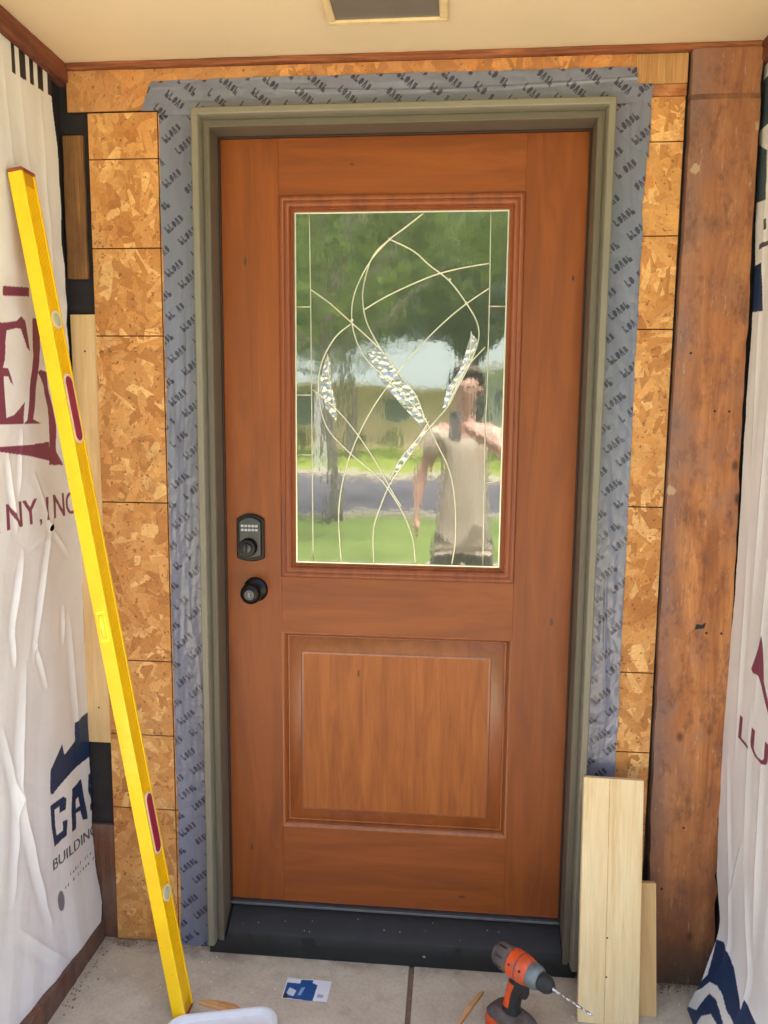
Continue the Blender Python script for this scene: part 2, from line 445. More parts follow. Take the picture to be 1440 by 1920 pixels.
M_bark = wood('tree_bark', S(120, 112, 100), S(156, 146, 132), S(188, 178, 164), 'Z', rough=0.9, streak=0.4, bump=0.8)
M_tanwall = plain('tan_brick', S(242, 214, 192), 0.85, var=0.12, scale=8)
M_greyroof = plain('grey_green_shingles', S(150, 164, 160), 0.85, var=0.15, scale=4)
M_whitewall = plain('white_siding', S(222, 222, 218), 0.7)
M_win = plain('dark_window_glass', S(140, 148, 150), 0.1)
M_stucco = plain('house_siding', S(190, 182, 165), 0.8)
M_shingle = plain('brown_shingles', S(96, 84, 74), 0.9, var=0.2, scale=12)
M_skin = plain('skin', S(226, 182, 160), 0.5, var=0.05)
M_shirt = plain('khaki_cotton', S(224, 212, 188), 0.85, var=0.06)
M_shorts = plain('charcoal_shorts', S(140, 134, 120), 0.85)
M_hair = plain('brown_hair', S(112, 90, 74), 0.6, var=0.3, scale=90)
M_shoe = plain('dark_canvas_shoe', S(50, 46, 44), 0.8)
M_phone = plain('grey_phone', S(150, 148, 148), 0.4)
M_eye = plain('eye', S(60, 44, 34), 0.2)
M_lip = plain('lips', S(176, 96, 86), 0.5)
CAMES = {'bl': [(-0.23, 1.849), (-0.227, 1.635), (-0.225, 1.384), (-0.222, 0.959)], 'br': [(0.222, 1.85), (0.224, 1.672), (0.224, 1.437), (0.222, 1.287), (0.225, 0.969)], 't1': [(-0.268, 1.625), (-0.227, 1.625)], 't2': [(0.221, 1.625), (0.266, 1.625)], 't3': [(-0.264, 1.403), (-0.225, 1.403)], 't4': [(0.223, 1.184), (0.262, 1.184)], 't5': [(-0.265, 1.248), (-0.224, 1.249)], 'A': [(-0.228, 1.669), (-0.178, 1.634), (-0.127, 1.59), (-0.081, 1.55), (-0.04, 1.511), (0.002, 1.456), (0.043, 1.406), (0.069, 1.346), (0.101, 1.28), (0.133, 1.214), (0.149, 1.132), (0.152, 1.033), (0.144, 0.968)], 'B': [(0.056, 1.85), (0.012, 1.817), (-0.027, 1.789), (-0.067, 1.751), (-0.087, 1.698), (-0.094, 1.649), (-0.086, 1.595), (-0.065, 1.55), (-0.04, 1.511)], 'C': [(-0.027, 1.789), (0.033, 1.76), (0.073, 1.726), (0.124, 1.687), (0.167, 1.633), (0.195, 1.585), (0.199, 1.541), (0.178, 1.481), (0.151, 1.427), (0.125, 1.376), (0.07, 1.31), (0.025, 1.243), (-0.018, 1.18), (-0.046, 1.112), (-0.062, 1.054), (-0.061, 0.963)], 'D': [(-0.027, 1.789), (-0.072, 1.741), (-0.107, 1.678), (-0.121, 1.624), (-0.117, 1.565), (-0.091, 1.505), (-0.044, 1.456), (0.007, 1.411), (0.059, 1.356)], 'E': [(0.221, 1.729), (0.143, 1.716), (0.074, 1.697), (-0.026, 1.654), (-0.091, 1.617)], 'F': [(0.223, 1.669), (0.169, 1.633), (0.116, 1.59), (0.056, 1.531), (0.007, 1.476), (-0.029, 1.426), (-0.064, 1.375), (-0.1, 1.308), (-0.131, 1.23), (-0.149, 1.152), (-0.154, 1.073), (-0.146, 0.96)], 'G': [(-0.124, 1.582), (-0.163, 1.55), (-0.193, 1.5), (-0.206, 1.45), (-0.204, 1.384), (-0.183, 1.317), (-0.126, 1.256), (-0.052, 1.195), (-0.015, 1.149), (0.022, 1.087), (0.043, 1.025), (0.049, 0.966)], 'H': [(-0.222, 1.417), (-0.162, 1.369), (-0.105, 1.303), (-0.053, 1.226), (-0.016, 1.16), (0.011, 1.118)], 'I': [(0.181, 1.565), (0.178, 1.506), (0.161, 1.457), (0.125, 1.381)], 'J': [(-0.183, 1.508), (-0.178, 1.435), (-0.162, 1.364)], 'K': [(0.217, 1.526), (0.168, 1.471), (0.129, 1.406)], 'L': [(-0.021, 1.186), (0.004, 1.238), (0.05, 1.295), (0.08, 1.341)]}
LENSES = {'band': [(-.085, 1.518), (-.04, 1.511), (.002, 1.456), (.046, 1.408), (.073, 1.340), (.059, 1.325), (.014, 1.372), (-.042, 1.437)],
          'right': [(.181, 1.56), (.199, 1.541), (.178, 1.481), (.151, 1.427), (.125, 1.376), (.112, 1.372), (.122, 1.422), (.155, 1.47)],
          'left': [(-.188, 1.5), (-.176, 1.5), (-.174, 1.435), (-.158, 1.364), (-.160, 1.335), (-.188, 1.370), (-.204, 1.435)],
          'lower': [(-.018, 1.182), (.026, 1.244), (.070, 1.311), (.084, 1.338), (.060, 1.310), (.024, 1.268), (.002, 1.236)]}

# ------------------------------------------------------------------ ground, drive, road (setting)
def plane(name, x0, x1, y0, y1, z, mat):
    o = MB().add([(x0, y0, z), (x1, y0, z), (x1, y1, z), (x0, y1, z)], [(0, 1, 2, 3)]).build(name, mat)
    return tag(o, kind='structure')
plane('lawn', -150, 150, -160, 60, GZ - 0.004, M_lawn)
plane('driveway', -5.5, 6.0, -5.9, -1.62, GZ, M_drive)
plane('road', -150, 150, -16.3, -9.7, GZ, M_road)
plane('far_lawn', -150, 150, -60, -17.3, GZ, M_farlawn)
tag(MB().box(-150, 150, -17.3, -16.3, GZ - 0.2, GZ + 0.12).build('far_kerb', M_drive), kind='structure')
tag(MB().box(-150, 150, -9.7, -9.5, GZ - 0.2, GZ + 0.06).build('near_kerb', M_drive), kind='structure')

# porch slab: two pours with a filled joint, chipped edge along the wall
def slab(mb, x0, x1, y0, y1):
    n = 26; r = random.Random(int(x0 * 100) + 5); xs = [x0 + (x1 - x0) * i / n for i in range(n + 1)]
    vs = []; fs = []
    for x in xs: vs += [(x, y0, FZ), (x, y1 + r.uniform(-0.004, 0.004), FZ), (x, y0, GZ - 0.05), (x, y1, GZ - 0.05)]
    for i in range(n):
        a = i * 4; b = a + 4
        fs += [(a, b, b + 1, a + 1), (a, a + 2, b + 2, b), (a + 1, b + 1, b + 3, a + 3)]
    fs += [(0, 1, 3, 2), (n * 4, n * 4 + 2, n * 4 + 3, n * 4 + 1)]
    mb.add(vs, fs)
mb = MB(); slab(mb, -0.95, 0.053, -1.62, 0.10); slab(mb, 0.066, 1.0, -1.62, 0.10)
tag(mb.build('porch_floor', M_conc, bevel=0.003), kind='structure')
tag(MB().box(0.0535, 0.0655, -1.61, 0.1, FZ - 0.05, FZ - 0.006).build('floor_joint', plain('joint_filler', S(118, 98, 82), 0.9, var=0.3)), kind='structure')

# ------------------------------------------------------------------ the house round the porch
house = thing('house', 'pale sided house wall and unseen low brown roof that the stripped porch alcove opens from', 'house', (0, 0, FZ))
mb = MB()
mb.box(-5.0, -0.86, -0.87, -0.75, GZ, 2.5); mb.box(0.86, 5.0, -0.87, -0.75, GZ, 2.5)
mb.box(-0.98, -0.86, -0.749, 0.1, GZ, 2.5); mb.box(0.86, 0.98, -0.749, 0.1, GZ, 2.5)
mb.box(-0.859, -0.53, -0.028, 0.1, GZ, 2.3); mb.box(0.53, 0.859, -0.028, 0.1, GZ, 2.3); mb.box(-0.529, 0.529, -0.028, 0.1, 2.08, 2.3)
mb.box(-0.9, 0.9, 0.3, 0.34, GZ, 2.5)
mb.build('wall', M_stucco, house)
mb = MB()
mb.add([(-5.6, -1.05, 2.44), (5.6, -1.05, 2.44), (5.6, 5.2, 4.3), (-5.6, 5.2, 4.3), (-5.6, -1.05, 2.52), (5.6, -1.05, 2.52), (5.6, 5.2, 4.4), (-5.6, 5.2, 4.4)],
       [(0, 1, 2, 3), (4, 5, 6, 7), (0, 1, 5, 4), (1, 2, 6, 5), (2, 3, 7, 6), (3, 0, 4, 7)])
mb.build('roof', M_shingle, house)  # unseen roof; eave kept low and short to shape light on the porch
MB().box(-5.62, 5.62, -1.08, -1.052, 2.38, 2.54).build('fascia', M_cream, house)

tag(MB().box(-0.858, 0.858, -0.872, -0.029, 2.193, 2.23).build('porch_ceiling', M_ceil), 'smooth tan painted ceiling of the porch above the door', 'ceiling')

# paper behind the stripped wall
pp = thing('building_paper', 'black building paper showing in the gaps round the old sheathing', 'building paper', (0, -0.03, FZ))
MB().box(-0.856, -0.50, -0.0335, -0.0285, FZ, 2.19).build('sheet', M_paper, pp)
MB().box(0.50, 0.856, -0.0335, -0.0285, FZ, 2.19).build('sheet', M_paper, pp)
MB().box(-0.8585, -0.848, -0.749, -0.034, FZ, 2.19).build('sheet', M_paper, pp)
MB().box(0.848, 0.8585, -0.749, -0.034, FZ, 2.19).build('sheet', M_paper, pp)

# ceiling light recess
cl = thing('ceiling_light', 'recessed rectangular light with grey glass and cream frame in the porch ceiling', 'ceiling light', (-0.015, -0.35, 2.193))
mb = MB(); x0, x1, y0, y1 = -0.142, 0.112, -0.475, -0.220
for b_ in ((x0, x1, y0, y0 + .017), (x0, x1, y1 - .017, y1), (x0, x0 + .017, y0 + .0172, y1 - .0172), (x1 - .017, x1, y0 + .0172, y1 - .0172)):
    mb.box(b_[0], b_[1], b_[2], b_[3], 2.179, 2.1925)
mb.build('frame', M_cream, cl, bevel=0.003)
MB().box(x0 + .0173, x1 - .0173, y0 + .0173, y1 - .0173, 2.184, 2.1922).build('diffuser', M_lamp, cl)

# trims under the ceiling
def rough_board(name, x0, x1, y0, y1, z0, z1, mat, parent=None, axis='x', seed=1, amp=0.003, n=40):
    r = random.Random(seed); mb = MB(); vs = []; fs = []
    for i in range(n + 1):
        t = i / n; e = [r.uniform(-amp, amp) for _ in range(4)]
        if axis == 'x':
            x = x0 + (x1 - x0) * t
            vs += [(x, y0 + e[0] * .4, z0 + e[1]), (x, y1, z0 + e[2]), (x, y1, z1), (x, y0 + e[3] * .4, z1 + e[0] * .3)]
        elif axis == 'z':
            z = z0 + (z1 - z0) * t
            vs += [(x0 + e[0], y0 + e[1] * .4, z), (x1 + e[2], y0 + e[3] * .4, z), (x1 + e[2], y1, z), (x0 + e[0], y1, z)]
        else:
            y = y0 + (y1 - y0) * t
            vs += [(x0 + e[0] * .4, y, z0 + e[1]), (x1 + e[2] * .4, y, z0 + e[1]), (x1 + e[2] * .3, y, z1), (x0 + e[0] * .3, y, z1)]
    for i in range(n):
        for k in range(4):
            a = i * 4 + k; b = i * 4 + (k + 1) % 4; fs.append((a, b, b + 4, a + 4))
    fs += [(0, 1, 2, 3), (n * 4 + 3, n * 4 + 2, n * 4 + 1, n * 4)]
    mb.add(vs, fs)
    return mb.build(name, mat, parent, bevel=0.0015)
tag(rough_board('ceiling_trim', -0.812, 0.812, -0.066, -0.034, 2.1785, 2.1925, M_roughtrim_x, seed=3, amp=0.0022),
    'thin rough brown strip across the wall right under the ceiling', 'trim board')
tag(rough_board('ceiling_trim', -0.847, -0.813, -0.749, -0.034, 2.150, 2.1925, M_roughtrim_y, axis='y', seed=4, amp=0.0015),
    'dark brown strip under the ceiling above the left housewrap', 'trim board')
tag(rough_board('ceiling_trim', 0.813, 0.847, -0.749, -0.034, 2.150, 2.1925, M_roughtrim_y, axis='y', seed=5, amp=0.0015),
    'dark brown strip under the ceiling above the right housewrap', 'trim board')

# ------------------------------------------------------------------ strand board sheathing
OSB_PAL = [S(160, 98, 46), S(190, 128, 66), S(208, 150, 86), S(216, 160, 96), S(236, 190, 126), S(198, 134, 70), S(214, 156, 90), S(176, 112, 54)]
OLD_PAL = [S(140, 84, 50), S(168, 102, 58), S(190, 122, 70), S(150, 92, 62), S(176, 120, 80), S(204, 140, 84)]
def clip(poly, x0, x1, z0, z1):
    def cut(p, f, inter):
        out = []
        for i in range(len(p)):
            a, b = p[i - 1], p[i]; ia, ib = f(a), f(b)
            if ib:
                if not ia: out.append(inter(a, b))
                out.append(b)
            elif ia: out.append(inter(a, b))
        return out
    def ix(v): return lambda a, b: (v, a[1] + (b[1] - a[1]) * (v - a[0]) / (b[0] - a[0]))
    def iz(v): return lambda a, b: (a[0] + (b[0] - a[0]) * (v - a[1]) / (b[1] - a[1]), v)
    for f, g in ((lambda p: p[0] >= x0, ix(x0)), (lambda p: p[0] <= x1, ix(x1)), (lambda p: p[1] >= z0, iz(z0)), (lambda p: p[1] <= z1, iz(z1))):
        if poly: poly = cut(poly, f, g)
    return poly
def osb(name, label, x0, x1, z0, z1, yf, hlines, vlines, seed, pal, back=0.016, dens=4200, skew=(0, 0)):
    r = random.Random(seed); mb = MB()
    zs = [z0] + sorted(hlines) + [z1]; xs = [x0] + sorted(vlines) + [x1]
    G = 0.0016
    mb.box(x0, x1, yf + 0.004, yf + back, z0, z1, mi=1)
    cells = []
    for i in range(len(xs) - 1):
        for j in range(len(zs) - 1):
            c = (xs[i] + (G if i else 0), xs[i + 1] - (G if i < len(xs) - 2 else 0), zs[j] + (G if j else 0), zs[j + 1] - (G if j < len(zs) - 2 else 0))
            cells.append(c); mb.box(c[0], c[1], yf, yf + 0.0038, c[2], c[3], colr=pal[1])
    N = int((x1 - x0) * (z1 - z0) * dens)
    for k in range(N):
        cx = r.uniform(x0 - .02, x1 + .02); cz = r.uniform(z0, z1); L = r.uniform(.03, .12) ; W = r.uniform(.008, .036)
        th = r.gauss(1.5, 0.9); ca, sa = math.cos(th), math.sin(th)
        loc = [(-L / 2, -W / 2 * r.uniform(.5, 1)), (-L * r.uniform(.1, .3), -W / 2), (L * r.uniform(.2, .4), -W / 2 * r.uniform(.8, 1)), (L / 2, -W * r.uniform(.1, .4)),
               (L / 2 * r.uniform(.85, 1), W / 2 * r.uniform(.5, 1)), (0, W / 2), (-L / 2 * r.uniform(.8, 1), W / 2 * r.uniform(.4, .9))]
        poly = [(cx + a * ca - b * sa, cz + a * sa + b * ca) for a, b in loc]
        yo = yf - r.uniform(0.0001, 0.0009); tx, tz = r.uniform(-.006, .006), r.uniform(-.006, .006)
        c = pal[r.randrange(len(pal))]; f = r.uniform(.9, 1.1); c = tuple(min(1, q * f) for q in c[:3])
        for (a0, a1, b0, b1) in cells:
            p = clip(poly, a0, a1, b0, b1)
            if len(p) >= 3: mb.add([(x, yo + (x - cx) * tx + (z - cz) * tz, z) for x, z in p], [tuple(range(len(p)))], c)
    # staples / nail heads
    o = mb.build(name, [M_osb, M_osbcore], fixn=False)
    return tag(o, label, 'sheathing')
HL = [1.972, 1.760, 1.546, 1.122, 0.697, 0.490, 0.279]
osb('osb_sheathing', 'strand board sheathing with dark grooves left of the door', -0.768, -0.470, FZ + 0.004, 2.080, -0.050, HL, [-0.592], 11, OSB_PAL)
osb('osb_sheathing', 'strand board sheathing strip between the door tape and the weathered post', 0.470, 0.655, FZ + 0.004, 2.084, -0.050,
    [1.986, 1.776, 1.562, 1.136, 0.716, 0.506, 0.295], [], 12, OSB_PAL)
osb('header_board', 'long weathered orange strand header board showing above the tape and the left sheathing', -0.818, 0.5395, 2.084, 2.1775, -0.0525, [], [], 13, OLD_PAL, back=0.018)
hb = thing('header_block', 'short bare wood block above the right sheathing strip', 'wood block', (0.6, -0.04, 2.084))
MB().box(0.54, 0.657, -0.0535, -0.0345, 2.112, 2.1775).build('upper_piece', M_tanpine, hb, bevel=0.002)
MB().box(0.54, 0.657, -0.0515, -0.0345, 2.0855, 2.1115).build('lower_piece', M_header, hb, bevel=0.002)

tag(rough_board('wood_strip', -0.838, -0.786, -0.046, -0.034, 1.688, 2.032, M_oldstrip, axis='z', seed=8, amp=0.001, n=10),
    'old brown lath between two black gaps at the upper left corner', 'wood strip')
tag(rough_board('wood_strip', -0.836, -0.7685, -0.047, -0.034, 0.461, 1.600, M_newpine, axis='z', seed=9, amp=0.0006, n=10),
    'long clean pale pine filler strip behind the yellow level', 'wood strip')
tag(rough_board('wood_strip', -0.836, -0.7685, -0.045, -0.034, FZ, 0.222, M_postdirt, axis='z', seed=10, amp=0.002, n=10),
    'dark weathered wood remnant low in the left corner', 'wood strip')
# dark nail holes on the filler strip
for x, z in ((-0.80, 1.508), (-0.80, 0.56)):
    MB().lathe([(-0.0478, 0.0025), (-0.046, 0.0025)], 10, Matrix.Translation((x, 0, z)), 'y').build('nail_hole', M_paper, bpy.data.objects['wood_strip.001'])

# weathered post on the right
def post():
    r = random.Random(21); n = 60; vs = []; fs = []; mb = MB(); nx = 9
    for i in range(n + 1):
        t = i / n; z = FZ + (2.1775 - FZ) * t
        xl = 0.662 + 0.016 * max(0, 1 - t * 5) + r.uniform(-.0015, .0015) + 0.002 * math.sin(t * 9)
        xr = 0.842 - 0.028 * t + r.uniform(-.003, .002)
        if z < 0.35: xr += r.uniform(-.006, .004)
        for k in range(nx):
            u = k / (nx - 1); e = 0.004 * (abs(2 * u - 1) ** 6)
            vs.append((xl + (xr - xl) * u, -0.070 + e + r.uniform(-.0006, .0006), z))
        vs.append((xr, -0.036, z)); vs.append((xl, -0.036, z))
    w = nx + 2
    for i in range(n):
        for k in range(w): a = i * w + k; b = i * w + (k + 1) % w; fs.append((a, b, b + w, a + w))
    fs += [tuple(range(w)), tuple(n * w + k for k in range(w - 1, -1, -1))]
    mb.add(vs, fs); return mb
m = Mat('weathered_post_wood'); v0 = m.coords((7, 7, 1), rand=False)
a = m.noise(v0, 2.6, 7, 0.62, 1.1); base = m.ramp(a, [(0.28, S(142, 86, 54)), (0.5, S(184, 118, 68)), (0.72, S(214, 152, 96))])
v1 = m.coords((60, 60, 2), rand=False); g = m.noise(v1, 4, 4, 0.7)
c = m.mix(1.0, base, m.ramp(g, [(0.35, (0.8,) * 3), (0.62, (1.0,) * 3)]), 'MULTIPLY')
v2 = m.coords((1, 1, 0.7), rand=False); bb = m.noise(v2, 9, 6, 0.7)
c = m.mix(m.ramp(bb, [(0.50, (0, 0, 0)), (0.68, (0.75,) * 3)]), c, S(150, 110, 92))
tcn = m.n('TexCoord'); sx = m.n('SeparateXYZ'); m.l(tcn.outputs['Object'], sx.inputs[0])
def band(z0, z1, lo, hi, colr, c, flip=False):
    mr = m.n('MapRange'); m.l(sx.outputs['Z'], mr.inputs[0]); mr.inputs[1].default_value = z0; mr.inputs[2].default_value = z1
    mr.inputs[3].default_value = lo; mr.inputs[4].default_value = hi
    ad = m.n('Math', operation='MULTIPLY'); m.l(mr.outputs[0], ad.inputs[0]); m.l(m.ramp(bb, [(0.3, (0.5,) * 3), (0.6, (1.1,) * 3)]), ad.inputs[1])
    return m.mix(ad.outputs[0], c, colr)
c = band(0.55, -0.05, 0.0, 0.75, S(108, 62, 42), c)  # old stain rising from the floor
c = band(1.2, 2.0, 0.0, 0.65, S(132, 88, 72), c)        # duller brown towards the top
c = band(0.03, -0.10, 0.0, 0.9, S(84, 72, 60), c)         # splashed dirt
# left margin where older trim covered it
mr = m.n('MapRange'); m.l(sx.outputs['X'], mr.inputs[0]); mr.inputs[1].default_value = 0.725; mr.inputs[2].default_value = 0.675
ml = m.n('Math', operation='MULTIPLY'); m.l(mr.outputs[0], ml.inputs[0]); m.l(m.ramp(bb, [(0.3, (0.3,) * 3), (0.6, (0.9,) * 3)]), ml.inputs[1])
c = m.mix(ml.outputs[0], c, S(128, 100, 92))
vo = m.n('TexVoronoi'); m.l(m.coords((1, 1, 0.6), rand=False), vo.inputs['Vector']); vo.inputs['Scale'].default_value = 11
c = m.mix(m.ramp(vo.outputs['Distance'], [(0.05, (0.85,) * 3), (0.13, (0, 0, 0))]), c, S(70, 38, 26))
vo2 = m.n('TexVoronoi'); m.l(m.coords((1, 1, 0.9), rand=False, rot=(0.3, 0, 0)), vo2.inputs['Vector']); vo2.inputs['Scale'].default_value = 8.5
sf = m.noise(m.coords((30, 30, 5), rand=False), 4, 5, 0.8)
c = m.mix(m.ramp(sf, [(0.60, (0, 0, 0)), (0.70, (0.55,) * 3)]), c, S(206, 178, 146))
st = m.noise(m.coords((1, 1, 0.5), rand=False), 26, 5, 0.75)
c = m.mix(m.ramp(st, [(0.5, (0, 0, 0)), (0.66, (0.75,) * 3)]), c, S(112, 74, 58))
dd = m.n('Math', operation='ADD'); m.l(vo2.outputs['Distance'], dd.inputs[0]); mm = m.n('Math', operation='MULTIPLY'); m.l(bb, mm.inputs[0]); mm.inputs[1].default_value = 0.9; m.l(mm.outputs[0], dd.inputs[1])
c = m.mix(m.ramp(dd.outputs[0], [(0.50, (0.75,) * 3), (0.54, (0, 0, 0))]), c, S(184, 160, 130))   # old paint and glue flecks
tl = m.n('Math', operation='COMPARE'); m.l(sx.outputs['Z'], tl.inputs[0]); tl.inputs[1].default_value = 2.075; tl.inputs[2].default_value = 0.006
tm = m.n('Math', operation='MULTIPLY'); m.l(tl.outputs[0], tm.inputs[0]); m.l(m.ramp(bb, [(0.35, (0.1,) * 3), (0.6, (0.8,) * 3)]), tm.inputs[1])
c = m.mix(tm.outputs[0], c, S(86, 52, 40))
m.col(c); m.bump(g, 0.5, 0.001); m.bump(bb, 0.3, 0.003, m.bump(g, 0.5, 0.001)); M_postw = m.set(Roughness=0.78)
tag(post().build('weathered_post', M_postw, smooth='auto'), 'wide stained old post with knots and glue flecks right of the door', 'post')
# nail heads and a gouge on the post
pst = bpy.data.objects['weathered_post']
for x, z in ((0.694, 1.505), (0.757, 1.37), (0.79, 1.37), (0.77, 0.83), (0.806, 0.83), (0.745, 0.32), (0.70, 0.15)):
    MB().lathe([(-0.0722, 0.0028), (-0.066, 0.0028)], 10, Matrix.Translation((x, 0, z)), 'y').build('nail', M_paper, pst)
MB().add([(0.742, -0.0712, 0.838), (0.764, -0.0712, 0.842), (0.768, -0.0712, 0.856), (0.758, -0.0712, 0.85), (0.746, -0.0712, 0.852),
          (0.742, -0.068, 0.838), (0.764, -0.068, 0.842), (0.768, -0.068, 0.856), (0.758, -0.068, 0.85), (0.746, -0.068, 0.852)],
         [(0, 1, 2, 3, 4), (0, 1, 6, 5), (1, 2, 7, 6), (2, 3, 8, 7), (3, 4, 9, 8), (4, 0, 5, 9)]).build('gouge', M_paper, pst)

# ------------------------------------------------------------------ printed flashing tape
TAPE = S(114, 118, 138); TINK = S(48, 49, 72)
def blot_word(cx, cy, ang, L=0.054, H=0.0190, r=None):
    """a smeared five-letter printed mark, like the photo's unreadable print"""
    out = []; ca, sa = math.cos(ang), math.sin(ang); w = L / 5
    glyphs = [[(0, 0), (.9, 0), (.9, .45), (.35, .55), (.35, 1), (0, 1)], [(0, 0), (.8, 0), (.8, .3), (.3, .3), (.3, 1), (0, 1)],
              [(0, .1), (.45, 0), (.9, .3), (.9, .8), (.45, 1), (0, .75)], [(0, 0), (.3, 0), (.45, .55), (.6, 0), (.9, 0), (.65, 1), (.25, 1)],
              [(.2, 0), (.9, .2), (.75, 1), (.1, .9)]]
    if r: glyphs = glyphs[r.randrange(2):] + glyphs[:1]; glyphs = glyphs[:5]
    for k, g in enumerate(glyphs):
        if r and r.random() < .06: continue
        pts = [((k + a * .95) * w - L / 2, (b - .5) * H) for a, b in g]
        out.append([(cx + a * ca - b * sa, cy + a * sa + b * ca) for a, b in pts])
    return out
def tape(name, label, a0, a1, z0, z1, yf, keep, ang, seed, horiz=False, step=0.0016):
    A = np.arange(a0, a1 + step, step); B = np.arange(z0, z1 + step, step)
    arr = np.empty((len(A), len(B), 3)); arr[:] = TAPE[:3]
    a, b = np.meshgrid(A, B, indexing='ij')
    arr *= (1 + 0.07 * vnoise(a * 60, b * 14, seed))[..., None]
    r = random.Random(seed); shapes = []
    if not horiz:
        n0 = int((z1 - z0) / 0.106) + 3
        for i in range(n0):
            for k in range(-1, 4):
                cx = a0 + 0.002 + k * 0.034 + r.uniform(-.002, .002); cz = z0 - 0.05 + i * 0.106 - k * 0.030 + r.uniform(-.002, .002)
                shapes += blot_word(cx, cz, ang, r=r)
    else:
        n0 = int((a1 - a0) / 0.106) + 3
        for i in range(n0):
            for k in range(-1, 4):
                shapes += blot_word(a0 - 0.05 + i * 0.106 + k * 0.030 + r.uniform(-.002, .002), z0 + 0.004 + k * 0.030, ang, r=r)
    for sh in shapes: paint(A, B, arr, [sh], TINK)
    def pos(a, b):
        if horiz:
            d = 0.0020 * np.abs(vnoise(a * 12, b * 70, seed + 1)) + 0.0010 * np.abs(vnoise(a * 60, b * 90, seed + 5)) + 0.0060 * np.exp(-((b - (2.122 - 0.012 * np.cos(a * 4 - 0.3))) / 0.0028) ** 2) * np.clip(vnoise(a * 6, b * 0, seed + 2) + 0.6, 0, 1)
        else:
            d = 0.0022 * np.abs(vnoise(a * 60, b * 9, seed + 1)) + 0.0012 * np.abs(vnoise(a * 90, b * 60, seed + 5)) + 0.0022 * np.exp(-((a - (a0 + a1) / 2 - 0.012 * np.sin(b * 5)) / 0.003) ** 2) * np.clip(vnoise(a * 0, b * 7, seed + 2), 0, 1)
        return a, yf - d, b
    return tag(sheet(name, A, B, pos, arr, keep, M_tape), label, 'flashing tape')
def edge(seed, amp): return lambda t: amp * vnoise(t * 30, t * 0, seed, 2)
e1, e2, e3, e4 = edge(31, .0012), edge(32, .002), edge(33, .002), edge(34, .0025)
tape('flashing_tape', 'printed grey flashing tape running down the left side of the door frame', -0.592, -0.4935, FZ, 2.078, -0.0522,
     lambda a, b: a > -0.587 + e1(b) + 0.004 * (b < 0.3), rad(38), 41)
tape('flashing_tape', 'printed grey flashing tape down the right side of the door frame, ragged at top', 0.4935, 0.584, FZ, 2.112, -0.0522,
     lambda a, b: a < 0.572 + e2(b) + 0.006 * (b > 1.95) + 0.5 * np.clip(e4(b), 0, 1) * (b > 1.75) * 4, rad(38), 42)
tape('flashing_tape', 'printed grey flashing tape across the top of the door frame', -0.630, 0.548, 2.0695, 2.1515, -0.0552,
     lambda a, b: (b < 2.148 + e3(a)) & (a > np.where(b > 2.080, -0.603 - 0.028 * (2.148 - b) / 0.068, -0.588)) & (a < 0.545 + e2(b)), rad(-40), 43, horiz=True)

# ------------------------------------------------------------------ door frame
fr = thing('door_frame', 'olive grey painted frame and brickmould round the wooden door', 'door frame', (0, -0.03, FZ))
OX, OT = 0.4557, 2.0335
PROF = [(0, .05), (0, -.073), (.002, -.0755), (.0135, -.0755), (.0150, -.073), (.0155, -.069), (.0185, -.069), (.0190, -.090), (.0215, -.0985), (.0245, -.1),
        (.0345, -.1), (.0372, -.0975), (.0372, -.0275), (.025, -.0275), (.025, .05)]
ZB = -0.078
JPROF = [(0, .05), (0, -.073), (.002, -.0755), (.0135, -.0755), (.0135, .05)]
BPROF = [(.0137, -.0735), (.0140, -.069), (.0180, -.069), (.0188, -.090), (.0210, -.0985), (.0240, -.1), (.0345, -.1), (.0372, -.0975), (.0372, -.0275), (.0137, -.0275)]
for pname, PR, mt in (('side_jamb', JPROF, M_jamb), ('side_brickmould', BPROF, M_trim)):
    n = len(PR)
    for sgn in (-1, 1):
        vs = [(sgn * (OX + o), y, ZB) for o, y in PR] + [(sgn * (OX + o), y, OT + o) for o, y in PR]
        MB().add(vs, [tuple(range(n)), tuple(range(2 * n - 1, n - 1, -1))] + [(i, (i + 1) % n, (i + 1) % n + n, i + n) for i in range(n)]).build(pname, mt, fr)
    vs = [(-(OX + o), y, OT + o) for o, y in PR] + [((OX + o), y, OT + o) for o, y in PR]
    MB().add(vs, [tuple(range(n)), tuple(range(2 * n - 1, n - 1, -1))] + [(i, (i + 1) % n, (i + 1) % n + n, i + n) for i in range(n)]).build(pname.replace('side', 'head'), mt, fr)
mb = MB()
for x0, x1, z0, z1 in ((-OX + .0002, -OX + .0052, -.004, OT - .0052), (OX - .0052, OX - .0002, -.004, OT - .0052), (-OX + .0002, OX - .0002, OT - .0050, OT - .0002)):
    mb.box(x0, x1, -0.0105, -0.0015, z0, z1)
mb.build('weatherstrip', M_wstrip, fr, bevel=0.001)

# sill wrapped in black membrane
sl = thing('door_sill', 'sill under the door wrapped in scuffed black membrane', 'door sill', (0, -0.04, FZ))
def sillmesh():
    r = random.Random(5); prof = [(0.045, -0.012), (-0.004, -0.012), (-0.030, -0.026), (-0.064, -0.050), (-0.070, -0.056), (-0.074, -0.085), (-0.076, FZ + .001), (0.045, FZ + .001)]
    n = 80; mb = MB(); vs = []; fs = []; w = len(prof)
    for i in range(n + 1):
        x = -0.4955 + 0.9855 * i / n
        for k, (y, z) in enumerate(prof):
            d = r.uniform(-.0012, .0012) if 0 < k < 6 else 0
            vs.append((x, y + d, z + d * .6 + (0 if abs(x) < OX - .002 else (-0.024 if k < 5 and z > -0.07 else 0))))
    for i in range(n):
        for k in range(w): a = i * w + k; b = i * w + (k + 1) % w; fs.append((a, b, b + w, a + w))
    fs += [tuple(range(w)), tuple(n * w + k for k in range(w - 1, -1, -1))]
    return mb.add(vs, fs)
sm = sillmesh()
